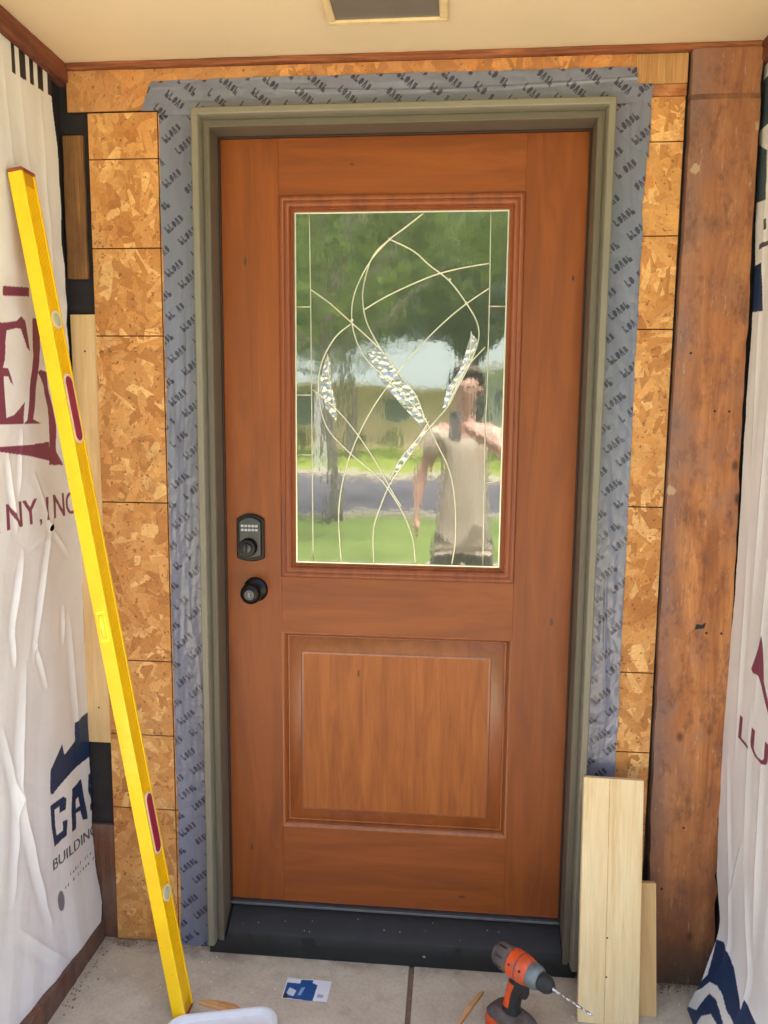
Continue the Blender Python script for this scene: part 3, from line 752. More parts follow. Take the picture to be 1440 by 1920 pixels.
sm.v = [(x, y, min(z, -0.079) if abs(x) > OX - 0.002 else z) for x, y, z in sm.v]
sm.build('membrane', M_membrane, sl, smooth='auto')
MB().box(-0.4535, 0.4535, -0.012, 0.04, -0.0118, -0.0045).build('threshold', M_alu, sl, bevel=0.001)
mb = MB()
r = random.Random(3)
for _ in range(16):
    x = r.uniform(-.42, .43); t = r.random(); y = -0.008 - 0.055 * t; z = -0.0105 - 0.034 * t
    s_ = r.uniform(.0008, .0022); mb.lathe([(-.0006, s_ * .4), (0, s_), (.0006, s_ * .4)], 6, Matrix.Translation((x, y, z)) @ Matrix.Rotation(0.5, 4, 'X'), 'z')
x, y, z = 0.09, -0.0765, -0.085
mb.add([(x, y - .002, z), (x + .008, y - .003, z + .002), (x + .004, y - .004, z + .008), (x - .003, y - .002, z + .005), (x + .002, y - .007, z + .003)], [(0, 1, 4), (1, 2, 4), (2, 3, 4), (3, 0, 4)])
tag(mb.build('plaster_crumbs', M_conc, sl))

# ------------------------------------------------------------------ the door
door = thing('front_door', 'stained brown wooden front door with leaded glass window and raised lower panel', 'door', (0, 0, 0))
DW = 0.4522
def lumber(mb, x0, x1, z0, z1, y0=0.0, y1=0.044): mb.box(x0, x1, y0, y1, z0, z1)
for x0, x1 in ((-DW, -0.30475), (0.30475, DW)):
    mb = MB(); lumber(mb, x0, x1, 0.0, 2.03); mb.build('stile', M_door_v, door, bevel=0.0006)
for z0, z1 in ((1.8935, 2.0299), (0.7745, 0.9255), (0.0001, 0.2215)):
    mb = MB(); lumber(mb, -0.3046, 0.3046, z0, z1); mb.build('rail', M_door_h, door, bevel=0.0006)
def frame_ring(mb, x0, x1, z0, z1, prof):
    """mitred moulding: prof = (inset from opening edge, y)"""
    n = len(prof); vs = []
    for (sx_, sz_) in ((0, 0), (1, 0), (1, 1), (0, 1)):
        for o, y in prof:
            vs.append(((x0 + o) if sx_ == 0 else (x1 - o), y, (z0 + o) if sz_ == 0 else (z1 - o)))
    fs = []
    for c in range(4):
        d = (c + 1) % 4
        for i in range(n - 1): fs.append((c * n + i, d * n + i, d * n + i + 1, c * n + i + 1))
    mb.add(vs, fs)
mb = MB()
frame_ring(mb, -0.3046, 0.3046, 0.9258, 1.8932, [(-.0002, .02), (-.0002, -.002), (.001, -.0055), (.004, -.0072), (.008, -.0070), (.0105, -.0050), (.012, -.0042), (.0145, -.0062), (.019, -.0068),
      (.023, -.0050), (.027, .0000), (.030, .0050), (.0318, .0052), (.0325, .0100), (.0378, .0112), (.0378, .02)])
mb.build('glazing_moulding', M_mould, door, smooth='auto')
mb = MB()
frame_ring(mb, -0.3046, 0.3046, 0.2218, 0.7742, [(-.0002, .03), (-.0002, .0005), (.002, .0008), (.006, .0045), (.0105, .0100), (.012, .0165), (.0125, .0200), (.0155, .0205), (.0170, .0195), (.0480, .0065),
      (.0500, .0062), (.0530, .0030), (.0580, .0026)])
mb.build('panel_moulding', M_pmould, door, smooth='auto')
MB().add([(-.2467, .0026, .2797), (.2467, .0026, .2797), (.2467, .0026, .7163), (-.2467, .0026, .7163), (-.2467, .03, .2797), (.2467, .03, .2797), (.2467, .03, .7163), (-.2467, .03, .7163)],
         [(0, 1, 2, 3), (4, 5, 6, 7), (0, 1, 5, 4), (1, 2, 6, 5), (2, 3, 7, 6), (3, 0, 4, 7)]).build('raised_panel', M_door_p, door)
for x, z, w_, h_ in ((-.392, 1.737, .0045, .012), (.425, 1.69, .004, .008), (.405, .826, .006, .013), (-.098, .667, .0035, .014), (-.395, .155, .004, .010), (.19, .045, .014, .004), (-.12, 1.965, .006, .003)):
    r = random.Random(int(x * 999)); pts = [(x + w_ * math.cos(a * .524) * r.uniform(.6, 1.1), z + h_ * math.sin(a * .524) * r.uniform(.6, 1.1)) for a in range(12)]
    y0_ = 0.0024 if abs(x + .098) < .001 else -0.0002
    MB().prism(pts, y0_, y0_ + .001, 'y').build('knot', M_knot, door)
# glass
gx0, gx1, gz0, gz1 = -0.2672, 0.2672, 0.9632, 1.8558
glass = MB().box(gx0, gx1, 0.0125, 0.0165, gz0, gz1).build('glass_pane', M_glass, door)
def spline(pts, sub=6):
    P = [Vector((x, 0, z)) for x, z in pts]
    if len(P) < 3: return [(p.x, p.z) for p in P]
    out = []
    for i in range(len(P) - 1):
        p0 = P[max(i - 1, 0)]; p1 = P[i]; p2 = P[i + 1]; p3 = P[min(i + 2, len(P) - 1)]
        for k in range(sub):
            t = k / sub
            q = 0.5 * ((2 * p1) + (p2 - p0) * t + (2 * p0 - 5 * p1 + 4 * p2 - p3) * t * t + (3 * p1 - p0 - 3 * p2 + p3) * t ** 3)
            out.append((q.x, q.z))
    out.append((P[-1].x, P[-1].z)); return out
for i, (key, pts) in enumerate(CAMES.items()):
    pts = spline(pts); pts = [(min(max(x, gx0 + .001), gx1 - .001), min(max(z, gz0 + .001), gz1 - .001)) for x, z in pts]
    rr_ = 0.0016 if key[0] in 'bt' else 0.0019
    MB().tube([(x, 0.0122 - 0.00004 * i, z) for x, z in pts], rr_, 6).build('came', M_came, glass, smooth=True)
mb = MB()
for b in ((gx0, gx0 + .0035, gz0, gz1), (gx1 - .0035, gx1, gz0, gz1), (gx0 + .0036, gx1 - .0036, gz0, gz0 + .0035), (gx0 + .0036, gx1 - .0036, gz1 - .0035, gz1)):
    mb.box(b[0], b[1], 0.0098, 0.0124, b[2], b[3])
mb.build('edge_came', M_came, glass, bevel=0.0006)
for x, z in ((-.04, 1.511), (-.027, 1.789), (-.121, 1.592), (.167, 1.633), (-.018, 1.178), (.124, 1.690), (.069, 1.346)):
    MB().lathe([(-.0026, .0012), (-.0018, .0034), (0, .0042), (.0015, .0036)], 12, Matrix.Translation((x, .0105, z)), 'y').build('solder_joint', M_came, glass, smooth=True)
for key, pts in LENSES.items():
    cx = sum(p[0] for p in pts) / len(pts); cz = sum(p[1] for p in pts) / len(pts)
    MB().prism(pts, 0.0108, 0.01245, 'y').build('bevelled_piece', M_bevel, glass, bevel=0.0008)

# deadbolt with keypad
def arch(w, h, k, n=8):
    """outline: flat sides, softly arched top and bottom"""
    pts = []
    for i in range(n + 1):
        t = -1 + 2 * i / n; pts.append((t * w / 2, h / 2 - k * t * t))
    for i in range(n + 1):
        t = 1 - 2 * i / n; pts.append((t * w / 2, -h / 2 + k * .6 * t * t))
    return pts
LX, LZ = -0.3855, 1.0295
kd = MB().prism([(LX + a, LZ + b) for a, b in arch(.074, .126, .014)], -0.0105, -0.0003, 'y').build('keypad_deadbolt', M_black, door, bevel=0.003)
MB().prism([(LX + a * .99 + .0, LZ + .001 + b) for a, b in arch(.060, .110, .012)], -0.0175, -0.0107, 'y').build('face_plate', M_bronze, kd, bevel=0.003)
mb = MB()
for rz in (0, 1):
    for k in range(5): mb.box(LX - .0225 + k * .0094, LX - .0225 + k * .0094 + .0076, -0.0195, -0.0176, LZ + .019 + rz * .0105, LZ + .019 + rz * .0105 + .0065)
mb.build('keypad', M_keys, kd, bevel=0.0008)
MT = Matrix.Translation((LX - .004, 0, LZ - .024))
MB().lathe([(-.0177, .0245), (-.026, .0240), (-.030, .0215), (-.0305, .0175)], 30, MT, 'y').build('key_cylinder', M_black, kd, smooth='auto')
MB().lathe([(-.0306, .0135), (-.0345, .0125), (-.0355, .0095)], 24, MT, 'y').build('turn_hub', M_bronze, kd, smooth='auto')
MB().box(LX - .0065, LX - .0020, -0.0395, -0.0356, LZ - .0345, LZ - .0135).build('key_slot', M_black, kd, bevel=0.001)
# knob
KX, KZ = -0.375, 0.889
MT = Matrix.Translation((KX, 0, KZ))
kn = MB().lathe([(-.0131, .0115), (-.030, .0115), (-.034, .0170), (-.040, .0240), (-.047, .0275), (-.055, .0272), (-.062, .0235), (-.0655, .0170)], 32, MT, 'y').build('door_knob', M_black, door, smooth='auto')
MB().lathe([(-.0003, .0335), (-.004, .0330), (-.008, .0290), (-.011, .0180), (-.013, .0130)], 32, MT, 'y').build('rose', M_black, kn, smooth='auto')
MB().lathe([(-.0656, .0140), (-.0672, .0132), (-.0672, .0095), (-.0662, .0090)], 24, MT, 'y').build('key_face', M_bronze, kn, smooth='auto')
MB().box(KX - .0012, KX + .0012, -0.0690, -0.0663, KZ - .0065, KZ + .0065).build('key_slot', M_alu, kn)

# ------------------------------------------------------------------ house wrap on the side walls
WRAP = (0.80, 0.79, 0.785); MAROON = S(128, 58, 84); NAVY = S(26, 52, 88); BLK = (0.02, 0.02, 0.022); PALE = (0.72, 0.71, 0.68); INKG = S(70, 74, 86); TEAL = S(70, 84, 92)
def seg_fold(a, b, p0, p1, amp, w, sharp=1.0):
    dx, dz = p1[0] - p0[0], p1[1] - p0[1]; L = math.hypot(dx, dz)
    t = ((a - p0[0]) * dx + (b - p0[1]) * dz) / L; d = ((a - p0[0]) * dz - (b - p0[1]) * dx) / L
    tt = np.clip(t / L, -0.15, 1.15); env = np.clip(np.sin((tt + .15) / 1.3 * math.pi), 0, 1) ** 0.7
    return amp * env * (np.exp(-np.abs(d / (w * .8)) ** 1.05) - 0.45 * np.exp(-((d - 1.8 * w) / (1.3 * w)) ** 2))
LF = [((-.324, 1.018), (-.376, .865), .007, .007), ((-.376, .865), (-.372, .79), .005, .006), ((-.193, 1.07), (-.283, .805), .007, .007),
      ((-.283, .805), (-.245, .70), .005, .006), ((-.15, .86), (-.155, .78), .005, .006), ((-.30, 1.03), (-.20, 1.06), .004, .006), ((-.36, 1.25), (-.34, 1.10), .005, .007),
      ((-.196, 1.079), (-.25, 1.20), .004, .007), ((-.196, 1.079), (-.12, 1.0), .004, .006), ((-.42, .60), (-.30, .15), .010, .010), ((-.34, .72), (-.42, .30), .008, .012),
      ((-.15, 2.05), (-.13, 1.60), .002, .010), ((-.24, 2.08), (-.20, 1.75), .0015, .012), ((-.30, 2.1), (-.28, 1.8), .0015, .010), ((-.12, .80), (-.10, .50), .005, .010),
      ((-.40, .15), (-.25, -.03), .008, .012), ((-.10, 1.5), (-.08, 1.15), .004, .012), ((-.30, 1.30), (-.32, 1.18), .004, .006)]
def crumple(a, b, seed, n=9):
    r = np.random.RandomState(seed); out = 0
    wa = a + 0.03 * vnoise(a * 9, b * 5, seed + 1, 2); wb = b + 0.05 * vnoise(a * 7, b * 4, seed + 2, 2)
    for k in range(n):
        th = r.normal(0, 0.75); f = r.uniform(5, 16); t = (wa * math.cos(th) + wb * math.sin(th)) * f + r.rand() * 9
        tri = np.abs((t % 1.0) * 2 - 1); w = np.clip(vnoise(a * 5 + k, b * 4, seed + 10 + k, 2) * 0.9, 0, 1)
        out = out + w * (1 - tri) / f
    return out
def smooth(t): t = np.clip(t, 0, 1); return t * t * (3 - 2 * t)
def left_x(a, b):
    d = 0.003 + 0.0012 * vnoise(a * 10, b * 4, 51) + 0.024 * crumple(a, b, 53)
    for p0, p1, am, w in LF: d = d + seg_fold(a, b, p0, p1, am, w)
    d = d + 0.022 * smooth((0.16 - b) / 0.22) * smooth((a + 0.5) / 0.4)
    d = d + 0.006 * np.exp(-(((a + .196) / .012) ** 2 + ((b - 1.079) / .010) ** 2))
    return -0.836 + np.clip(d, -0.004, None)
A = np.concatenate([np.arange(-0.745, -0.50, 0.012), np.arange(-0.50, -0.034, 0.0015)]); B = np.arange(-0.085, 2.150, 0.002)
arr = np.empty((len(A), len(B), 3)); arr[:] = WRAP
P = lambda sh, c: paint(A, B, arr, sh, c)
for poly in ([(-.351, 1.622), (-.246, 1.635), (-.247, 1.615), (-.353, 1.601)],
    [(-.385, 1.541), (-.341, 1.546), (-.303, 1.554), (-.284, 1.566), (-.27, 1.558), (-.255, 1.5), (-.254, 1.491), (-.266, 1.499), (-.287, 1.537), (-.304, 1.538), (-.341, 1.529), (-.35, 1.504), (-.354, 1.466), (-.362, 1.447), (-.343, 1.449), (-.335, 1.437), (-.327, 1.412), (-.336, 1.418), (-.342, 1.43), (-.36, 1.431), (-.36, 1.34), (-.327, 1.347), (-.303, 1.361), (-.283, 1.376), (-.289, 1.327), (-.41, 1.327), (-.41, 1.335), (-.392, 1.338), (-.392, 1.535), (-.41, 1.541)],
    [(-.24, 1.568), (-.225, 1.561), (-.207, 1.54), (-.206, 1.504), (-.222, 1.456), (-.235, 1.402), (-.252, 1.337), (-.22, 1.327), (-.288, 1.327), (-.274, 1.335), (-.261, 1.401), (-.239, 1.488), (-.242, 1.546)],
    [(-.226, 1.446), (-.214, 1.452), (-.19, 1.448), (-.18, 1.411), (-.164, 1.37), (-.151, 1.32), (-.153, 1.257), (-.121, 1.222), (-.19, 1.226), (-.181, 1.286), (-.186, 1.362), (-.2, 1.413), (-.214, 1.433)],
    [(-.394, 1.279), (-.269, 1.278), (-.184, 1.282), (-.186, 1.236), (-.271, 1.252), (-.395, 1.268)],
    [(-.24, 1.568), (-.16, 1.566), (-.125, 1.54), (-.12, 1.50), (-.14, 1.465), (-.19, 1.448), (-.19, 1.462), (-.155, 1.478), (-.145, 1.51), (-.155, 1.54), (-.19, 1.555), (-.225, 1.556)]):
    P([poly], MAROON)
for w, y0, y1, z0, z1 in (('COMPA', -.66, -.405, 1.092, 1.150), ('NY', -.377, -.252, 1.094, 1.152), (',', -.240, -.232, 1.086, 1.100), ('I', -.208, -.200, 1.094, 1.150), ('NC', -.176, -.068, 1.094, 1.152)):
    for t in fit_word(w, y0, y1, z0, z1, bold=.0015): P([t], MAROON)
P([[(-.252, .478), (-.213, .5), (-.187, .517), (-.181, .485), (-.121, .497), (-.117, .544), (-.027, .547), (-.03, .418), (-.141, .425), (-.245, .412), (-.257, .419)]], NAVY)
P([[(-.264, .391), (-.198, .381), (-.184, .37), (-.188, .341), (-.217, .347), (-.217, .365), (-.243, .37), (-.237, .298), (-.205, .293), (-.203, .317), (-.181, .31), (-.191, .272), (-.251, .276), (-.26, .349)]], NAVY)
P([[(-.155, .379), (-.103, .382), (-.092, .336), (-.077, .255), (-.105, .267), (-.114, .297), (-.137, .303), (-.142, .262), (-.165, .266)]], NAVY)
P([[(-.134, .34), (-.12, .34), (-.112, .311), (-.134, .315)]], WRAP)
P([[(-.064, .373), (-.030, .377), (-.030, .341), (-.055, .34), (-.030, .3), (-.030, .257), (-.061, .269), (-.061, .285), (-.048, .292), (-.067, .331)]], NAVY)
for t in fit_word('BUILDING', -.258, -.030, .216, .245, shear=-.12, bold=.001): P([t], INKG)
r = random.Random(77)
for k in range(26):       # small smudged print and round seal low on the wrap
    y = -.222 + (k % 13) * .0135; z = .135 + (k // 13) * .022 - (k % 13) * .001
    if r.random() < .75: P([[(y, z), (y + r.uniform(.003, .009), z), (y + r.uniform(.003, .009), z + r.uniform(.005, .011)), (y, z + r.uniform(.004, .010))]], S(120, 122, 130))
P([[(-.232 + .016 * math.cos(t / 20 * 6.283), .118 + .026 * math.sin(t / 20 * 6.283)) for t in range(20)], [(-.232 + .012 * math.cos(t / 20 * 6.283), .118 + .021 * math.sin(t / 20 * 6.283)) for t in range(20)]], S(120, 122, 130))
P([[(-.238, .108), (-.226, .108), (-.230, .118), (-.226, .128), (-.236, .127)]], S(120, 122, 130))
for y0, y1 in ((-.268, -.254), (-.238, -.212), (-.196, -.178), (-.160, -.136), (-.116, -.100)):
    s0 = 2.086 + (y0 + .28) * .09
    P([[(y0, s0), (y1, s0 + .002), (y1, 2.16), (y0, 2.16)]], BLK)
P([[(-.100, 2.102), (-.03, 2.11), (-.03, 2.16), (-.100, 2.16)]], BLK)
yedge_z = np.array([-.12, -.06, .07, .46, 1.04, 1.58, 1.985, 2.09, 2.11, 2.16]); yedge_y = np.array([-.050, -.050, -.052, -.048, -.046, -.078, -.084, -.098, -.098, -.098])
def keepL(a, b):
    bot = -0.066 + 0.010 * smooth((a + .45) / .35) + 0.002 * vnoise(a * 20, a * 0, 61) + 0.05 * smooth((a + .075) / .03) * (b < .3)
    hole = ((a + .196) / .006) ** 2 + ((b - 1.074) / .009) ** 2 > 1
    return (a < np.interp(b, yedge_z, yedge_y) + 0.0025 * vnoise(b * 12, b * 0, 62)) & (b > bot) & hole
def posL(a, b): return left_x(a, b), a, b
tag(sheet('house_wrap', A, B, posL, arr, keepL, M_wrap), 'creased white housewrap with maroon and navy printing on the left wall behind the level', 'house wrap')
pl = tag(rough_board('sill_plate', -0.847, -0.806, -0.748, -0.05, FZ, -0.052, M_postdirt, axis='y', seed=15, amp=0.002),
    'rough dirty wood plate along the foot of the left wall below the wrap', 'sill plate')

RF = [((-.10, 1.9), (-.12, 1.3), .004, .010), ((-.20, 1.5), (-.18, .95), .006, .012), ((-.13, 1.05), (-.15, .60), .005, .010), ((-.26, 1.2), (-.24, .75), .005, .012),
      ((-.11, .50), (-.17, .20), .006, .009), ((-.17, .20), (-.22, .36), .005, .008), ((-.22, .66), (-.24, .35), .005, .012), ((-.17, .20), (-.20, .04), .006, .009),
      ((-.30, .60), (-.32, .20), .007, .012), ((-.26, .28), (-.34, .02), .007, .010), ((-.40, 1.0), (-.38, .3), .006, .014)]
def right_x(a, b):
    d = 0.003 + 0.0012 * vnoise(a * 9, b * 5, 71) + 0.014 * crumple(a * .8, b * 1.2, 76)
    for p0, p1, am, w in RF: d = d + seg_fold(a, b, p0, p1, am * .6, w)
    return 0.834 - np.clip(d, -.003, None) - 0.078 * smooth((0.12 - b) / 0.235)
A = np.concatenate([np.arange(-0.745, -0.46, 0.012), np.arange(-0.46, -0.034, 0.0015)]); B = np.arange(FZ + .001, 2.150, 0.002)
arr = np.empty((len(A), len(B), 3)); arr[:] = WRAP
P([[(-.249, .878), (-.235, .845), (-.203, .787), (-.214, .78), (-.246, .786), (-.284, .749), (-.322, .713), (-.335, .70), (-.366, .708), (-.357, .757), (-.311, .745), (-.276, .783), (-.261, .839)]], MAROON)
def mirror_word(w, ystart, yend, z0, z1, shear=0): return [np.stack([-t[:, 0], t[:, 1]], 1) for t in fit_word(w, -ystart, -yend, z0, z1, shear, bold=.0015)]
for t in mirror_word('LUMBER', -.160, -.72, .602, .660): P([t], MAROON)
P([[(-.133, .064), (-.166, .081), (-.243, .075), (-.279, .061), (-.337, .041), (-.33, .061), (-.403, .06), (-.403, -.12), (-.127, -.12), (-.153, -.09), (-.165, -.045), (-.175, -.002)]], NAVY)
P([[(-.185, -.032), (-.196, -.005), (-.229, .011), (-.261, .013), (-.298, .007), (-.347, .01), (-.319, -.015), (-.285, -.010), (-.25, -.007), (-.218, -.018), (-.205, -.075), (-.142, -.114), (-.12, -.114)]], PALE)
P([[(-.225, -.098), (-.234, -.066), (-.262, -.036), (-.302, -.03), (-.29, -.06), (-.25, -.10)]], PALE)
P([[(-.036, 2.12), (-.30, 2.105), (-.30, 2.00), (-.036, 2.01)]], TEAL)
P([[(-.036, 1.98), (-.092, 1.95), (-.105, 1.84), (-.036, 1.85)]], TEAL)
P([[(-.13, 1.97), (-.20, 1.96), (-.22, 1.85), (-.15, 1.85)]], TEAL)
P([[(-.05, 1.706), (-.105, 1.705), (-.125, 1.595), (-.05, 1.60)]], NAVY)
P([[(-.078, 1.749), (-.30, 1.742), (-.30, 1.732), (-.078, 1.738)]], INKG)
for k, (y, z) in enumerate(((-.10, 1.80), (-.13, 1.80), (-.16, 1.72), (-.19, 1.70), (-.17, 1.63), (-.21, 1.81))): P([[(y, z), (y - .012, z), (y - .015, z - .025), (y - .003, z - .025)]], TEAL)
ez = np.array([-.12, -.03, .03, .09, .20, .54, 1.2, 1.6, 2.0, 2.16]); ey = np.array([-.155, -.172, -.145, -.120, -.080, -.062, -.072, -.066, -.036, -.036])
def keepR(a, b):
    ed = np.interp(b, ez, ey) + 0.004 * vnoise(b * 18, b * 0, 82) * (b < 1.0) + 0.002 * vnoise(b * 40, b * 0, 83)
    return (a < ed)
def posR(a, b): return right_x(a, b), a, b
wr = tag(sheet('house_wrap', A, B, posR, arr, keepR, M_wrap), 'white housewrap on the right wall with a navy printed flap spilling onto the floor', 'house wrap')

# ------------------------------------------------------------------ level leaning in the left corner
th = math.atan2(0.318, 2.0)
lv = thing('spirit_level', 'long yellow box level leaning against the left wall', 'level', (-0.4935, -0.2915, FZ + 0.001), (0, -th, 0))
LL = 2.006; zo = 0.0026
mb = MB()
mb.box(-.0165, .0165, -.0275, -.0205, zo, LL); mb.box(-.0165, .0165, .0205, .0275, zo, LL)
mb.build('flange', M_yellow, lv, bevel=0.0016, world=False)
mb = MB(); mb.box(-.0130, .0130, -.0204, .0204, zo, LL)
web = mb.build('web', M_yellowshade, lv, world=False)
mb = MB()
for k in range(6):
    y = -.0150 + k * .0060
    for sg in (-1, 1): mb.box(sg * .0131 if sg > 0 else -.0146, .0146 if sg > 0 else -.0131, y - .0009, y + .0009, zo + .03, LL - .03)
mb.build('rib', M_yellow, web, world=False)
for z0, z1 in ((0.0, .0025), (LL + .0001, LL + .007)):
    MB().box(-.0168, .0168, -.0280, .0280, z0, z1).build('end_cap', M_redcap, lv, bevel=0.001, world=False)
def slot(cz, L, w, n=8):
    pts = []
    for k in range(n + 1): a = math.pi * k / n; pts.append((w * math.cos(a), cz + L / 2 - w + w * math.sin(a)))
    for k in range(n + 1): a = math.pi + math.pi * k / n; pts.append((w * math.cos(a), cz - L / 2 + w + w * math.sin(a)))
    return pts
for cz in (1.492, 0.497):
    g = MB().prism(slot(cz, .158, .0195), -.0172, .0172, 'x').build('hand_hole_rim', M_creamy, lv, bevel=0.001, world=False)
    MB().prism(slot(cz, .146, .0150), -.0178, .0178, 'x').build('hand_grip', M_red, g, bevel=0.001, world=False)
for cz in (1.690, 0.316):
    g = MB().lathe([(-.0174, .0205), (.0174, .0205)], 28, Matrix.Translation((0, 0, cz)), 'x').build('vial_ring', M_creamy, lv, smooth='auto', world=False)
    MB().lathe([(-.0180, .0150), (.0180, .0150)], 24, Matrix.Translation((0, 0, cz)), 'x').build('vial', M_vial, g, smooth='auto', world=False)
MB().box(-.0110, .0110, -.0284, -.0268, .955, 1.03).build('vial_window', M_vialy, lv, bevel=0.002, world=False)
mb = MB(); mb.tube([(0, -.0286, .965), (0, -.0300, .9925), (0, -.0286, 1.02)], .0058, 10); mb.build('vial', M_vialy, lv, smooth=True, world=False)

# ------------------------------------------------------------------ boards leaning at the right jamb
def lean_board(name, label, x, y, w, t, L, lean, roll, mat):
    o = MB().box(0, w, 0, t, 0, L).build(name, mat, None, bevel=0.0015)
    o.location = (x, y, FZ + 0.001 + t * 0 ); o.rotation_euler = (-lean, roll, 0)
    return tag(o, label, 'board')
lean_board('board', 'wide clean pale board leaning against the right side of the door frame', 0.4735, -0.226, 0.146, 0.019, 0.588, rad(11.0), rad(1.0), M_board)
lean_board('board', 'shorter pale board mostly hidden behind the wide leaning board', 0.533, -0.190, 0.138, 0.018, 0.315, rad(14.0), rad(0.4), M_newpine)
bf = bpy.data.objects['board']
for x, z in ((.066, .205), (.066, .112)): MB().lathe([(-.0006, .0022), (.001, .0022)], 10, Matrix.Translation((x, 0, z)), 'y').build('nail_hole', M_paper, bf, world=False)
MB().box(.0625, .0640, -.00025, .001, .002, .586).build('saw_line', M_splinter, bf, world=False)

# ------------------------------------------------------------------ drill
dr = thing('cordless_drill', 'orange and dark grey cordless drill with long bit standing on its battery', 'drill', (0.330, -0.290, FZ), (0, 0, math.atan2(-.69, .725)))
HZ = 0.183
T = Matrix.Translation((0, 0, HZ))
MB().lathe([(-.078, .012), (-.076, .024), (-.068, .0290), (-.050, .0310), (-.032, .0315), (-.0305, .0305)], 28, T, 'x').build('motor_cap', M_drillgrey, dr, smooth='auto', world=False)
mb = MB()
for k in range(8):
    a = k * math.pi / 4 + .3
    mb.box(-.062, -.042, -.0022, .0022, .0305, .0325, T @ Matrix.Rotation(a, 4, 'X'))
mb.build('vent_slot', M_drillblack, bpy.data.objects['motor_cap'], world=False)
MB().lathe([(-.0304, .0300), (-.028, .0325), (-.010, .0335), (.010, .0325), (.022, .0295), (.0245, .0270)], 28, T, 'x').build('motor_housing', M_orange, dr, smooth='auto', world=False)
MB().lathe([(.0246, .0275), (.030, .0285), (.042, .0275), (.050, .0235), (.052, .0200)], 28, T, 'x').build('clutch_ring', M_gear, dr, smooth='auto', world=False)
MB().lathe([(.0521, .0170), (.055, .0205), (.070, .0205), (.078, .0165), (.086, .0095), (.0865, .0060)], 28, T, 'x').build('chuck', M_drillblack, dr, smooth='auto', world=False)
MB().lathe([(.0866, .0056), (.096, .0050), (.0965, .0034)], 14, T, 'x').build('chuck_jaws', M_steel, dr, smooth='auto', world=False)
# twisted bit with hex end
mb = MB(); n = 60; ring = 8; vs = []; fs = []
for i in range(n + 1):
    x = .0966 + .095 * i / n; tw = 11 * i / n; r0 = .0031 if i < n - 4 else .0031 * (n - i) / 5 + .0003
    for k in range(ring):
        a = 2 * math.pi * k / ring; rr_ = r0 * (1.0 if k % 4 in (0, 1) else 0.62)
        vs.append((x, rr_ * math.cos(a + tw), HZ - .00 + rr_ * math.sin(a + tw) - .018 * (i / n) * 0))
for i in range(n):
    for k in range(ring): a = i * ring + k; b = i * ring + (k + 1) % ring; fs.append((a, b, b + ring, a + ring))
fs += [tuple(range(ring)), tuple(n * ring + k for k in range(ring))]
mb.add(vs, fs); mb.build('drill_bit', M_steel, dr, world=False)
def loft(mb, secs, n=20, pw=2.6):
    vs = []; fs = []
    for (cx, cz, ax, ay) in secs:
        for k in range(n):
            a = 2 * math.pi * k / n; c_, s_ = math.cos(a), math.sin(a)
            vs.append((cx + ax * math.copysign(abs(c_) ** (2 / pw), c_), ay * math.copysign(abs(s_) ** (2 / pw), s_), cz))
    for i in range(len(secs) - 1):
        for k in range(n): a = i * n + k; b = i * n + (k + 1) % n; fs.append((a, b, b + n, a + n))
    fs += [tuple(range(n - 1, -1, -1)), tuple((len(secs) - 1) * n + k for k in range(n))]
    return mb.add(vs, fs)
gp = loft(MB(), [(-.030, .052, .026, .020), (-.028, .064, .019, .0165), (-.024, .085, .0175, .0160), (-.018, .115, .0185, .0165), (-.010, .138, .023, .0170), (-.006, .160, .027, .0180)]).build('grip', M_drillblack, dr, smooth='auto', world=False)
loft(MB(), [(-.0345, .070, .0150, .0172), (-.0310, .090, .0135, .0168), (-.0265, .115, .0140, .0173), (-.018, .140, .0170, .0178)]).build('grip_side', M_orange, gp, smooth='auto', world=False)
loft(MB(), [(.006, .112, .008, .0085), (.0085, .124, .010, .0090), (.009, .138, .009, .0090), (.006, .146, .006, .0085)]).build('trigger', M_drillblack, dr, smooth='auto', world=False)
loft(MB(), [(-.028, .033, .060, .0350), (-.028, .041, .060, .0355), (-.028, .050, .050, .0310), (-.030, .057, .032, .0230)], pw=4.5).build('foot', M_drillgrey, dr, smooth='auto', world=False)
loft(MB(), [(-.028, .0005, .058, .0350), (-.028, .004, .061, .0370), (-.028, .028, .061, .0370), (-.028, .0328, .059, .0355)], pw=5).build('battery', M_orange, dr, smooth='auto', world=False)

mh = bpy.data.objects['motor_housing']
for x_, a_ in ((-.018, 1.15), (.012, 1.15), (-.018, -1.0)):
    MB().lathe([(.0318, .0030), (.0338, .0030), (.0342, .0020)], 12, T @ Matrix.Translation((x_, 0, 0)) @ Matrix.Rotation(a_, 4, 'X'), 'z').build('screw', M_drillblack, mh, world=False, smooth='auto')
mb = MB(); mb.lathe([(-.0040, .0331), (-.0040, .0339), (-.0015, .0339), (-.0015, .0331)], 28, T, 'x'); mb.build('seam_band', M_drillgrey, mh, world=False)
MB().box(-.026, .016, -.0385, -.0373, .008, .024).build('battery_label', M_drillblack, bpy.data.objects['battery'], world=False, bevel=.0005)

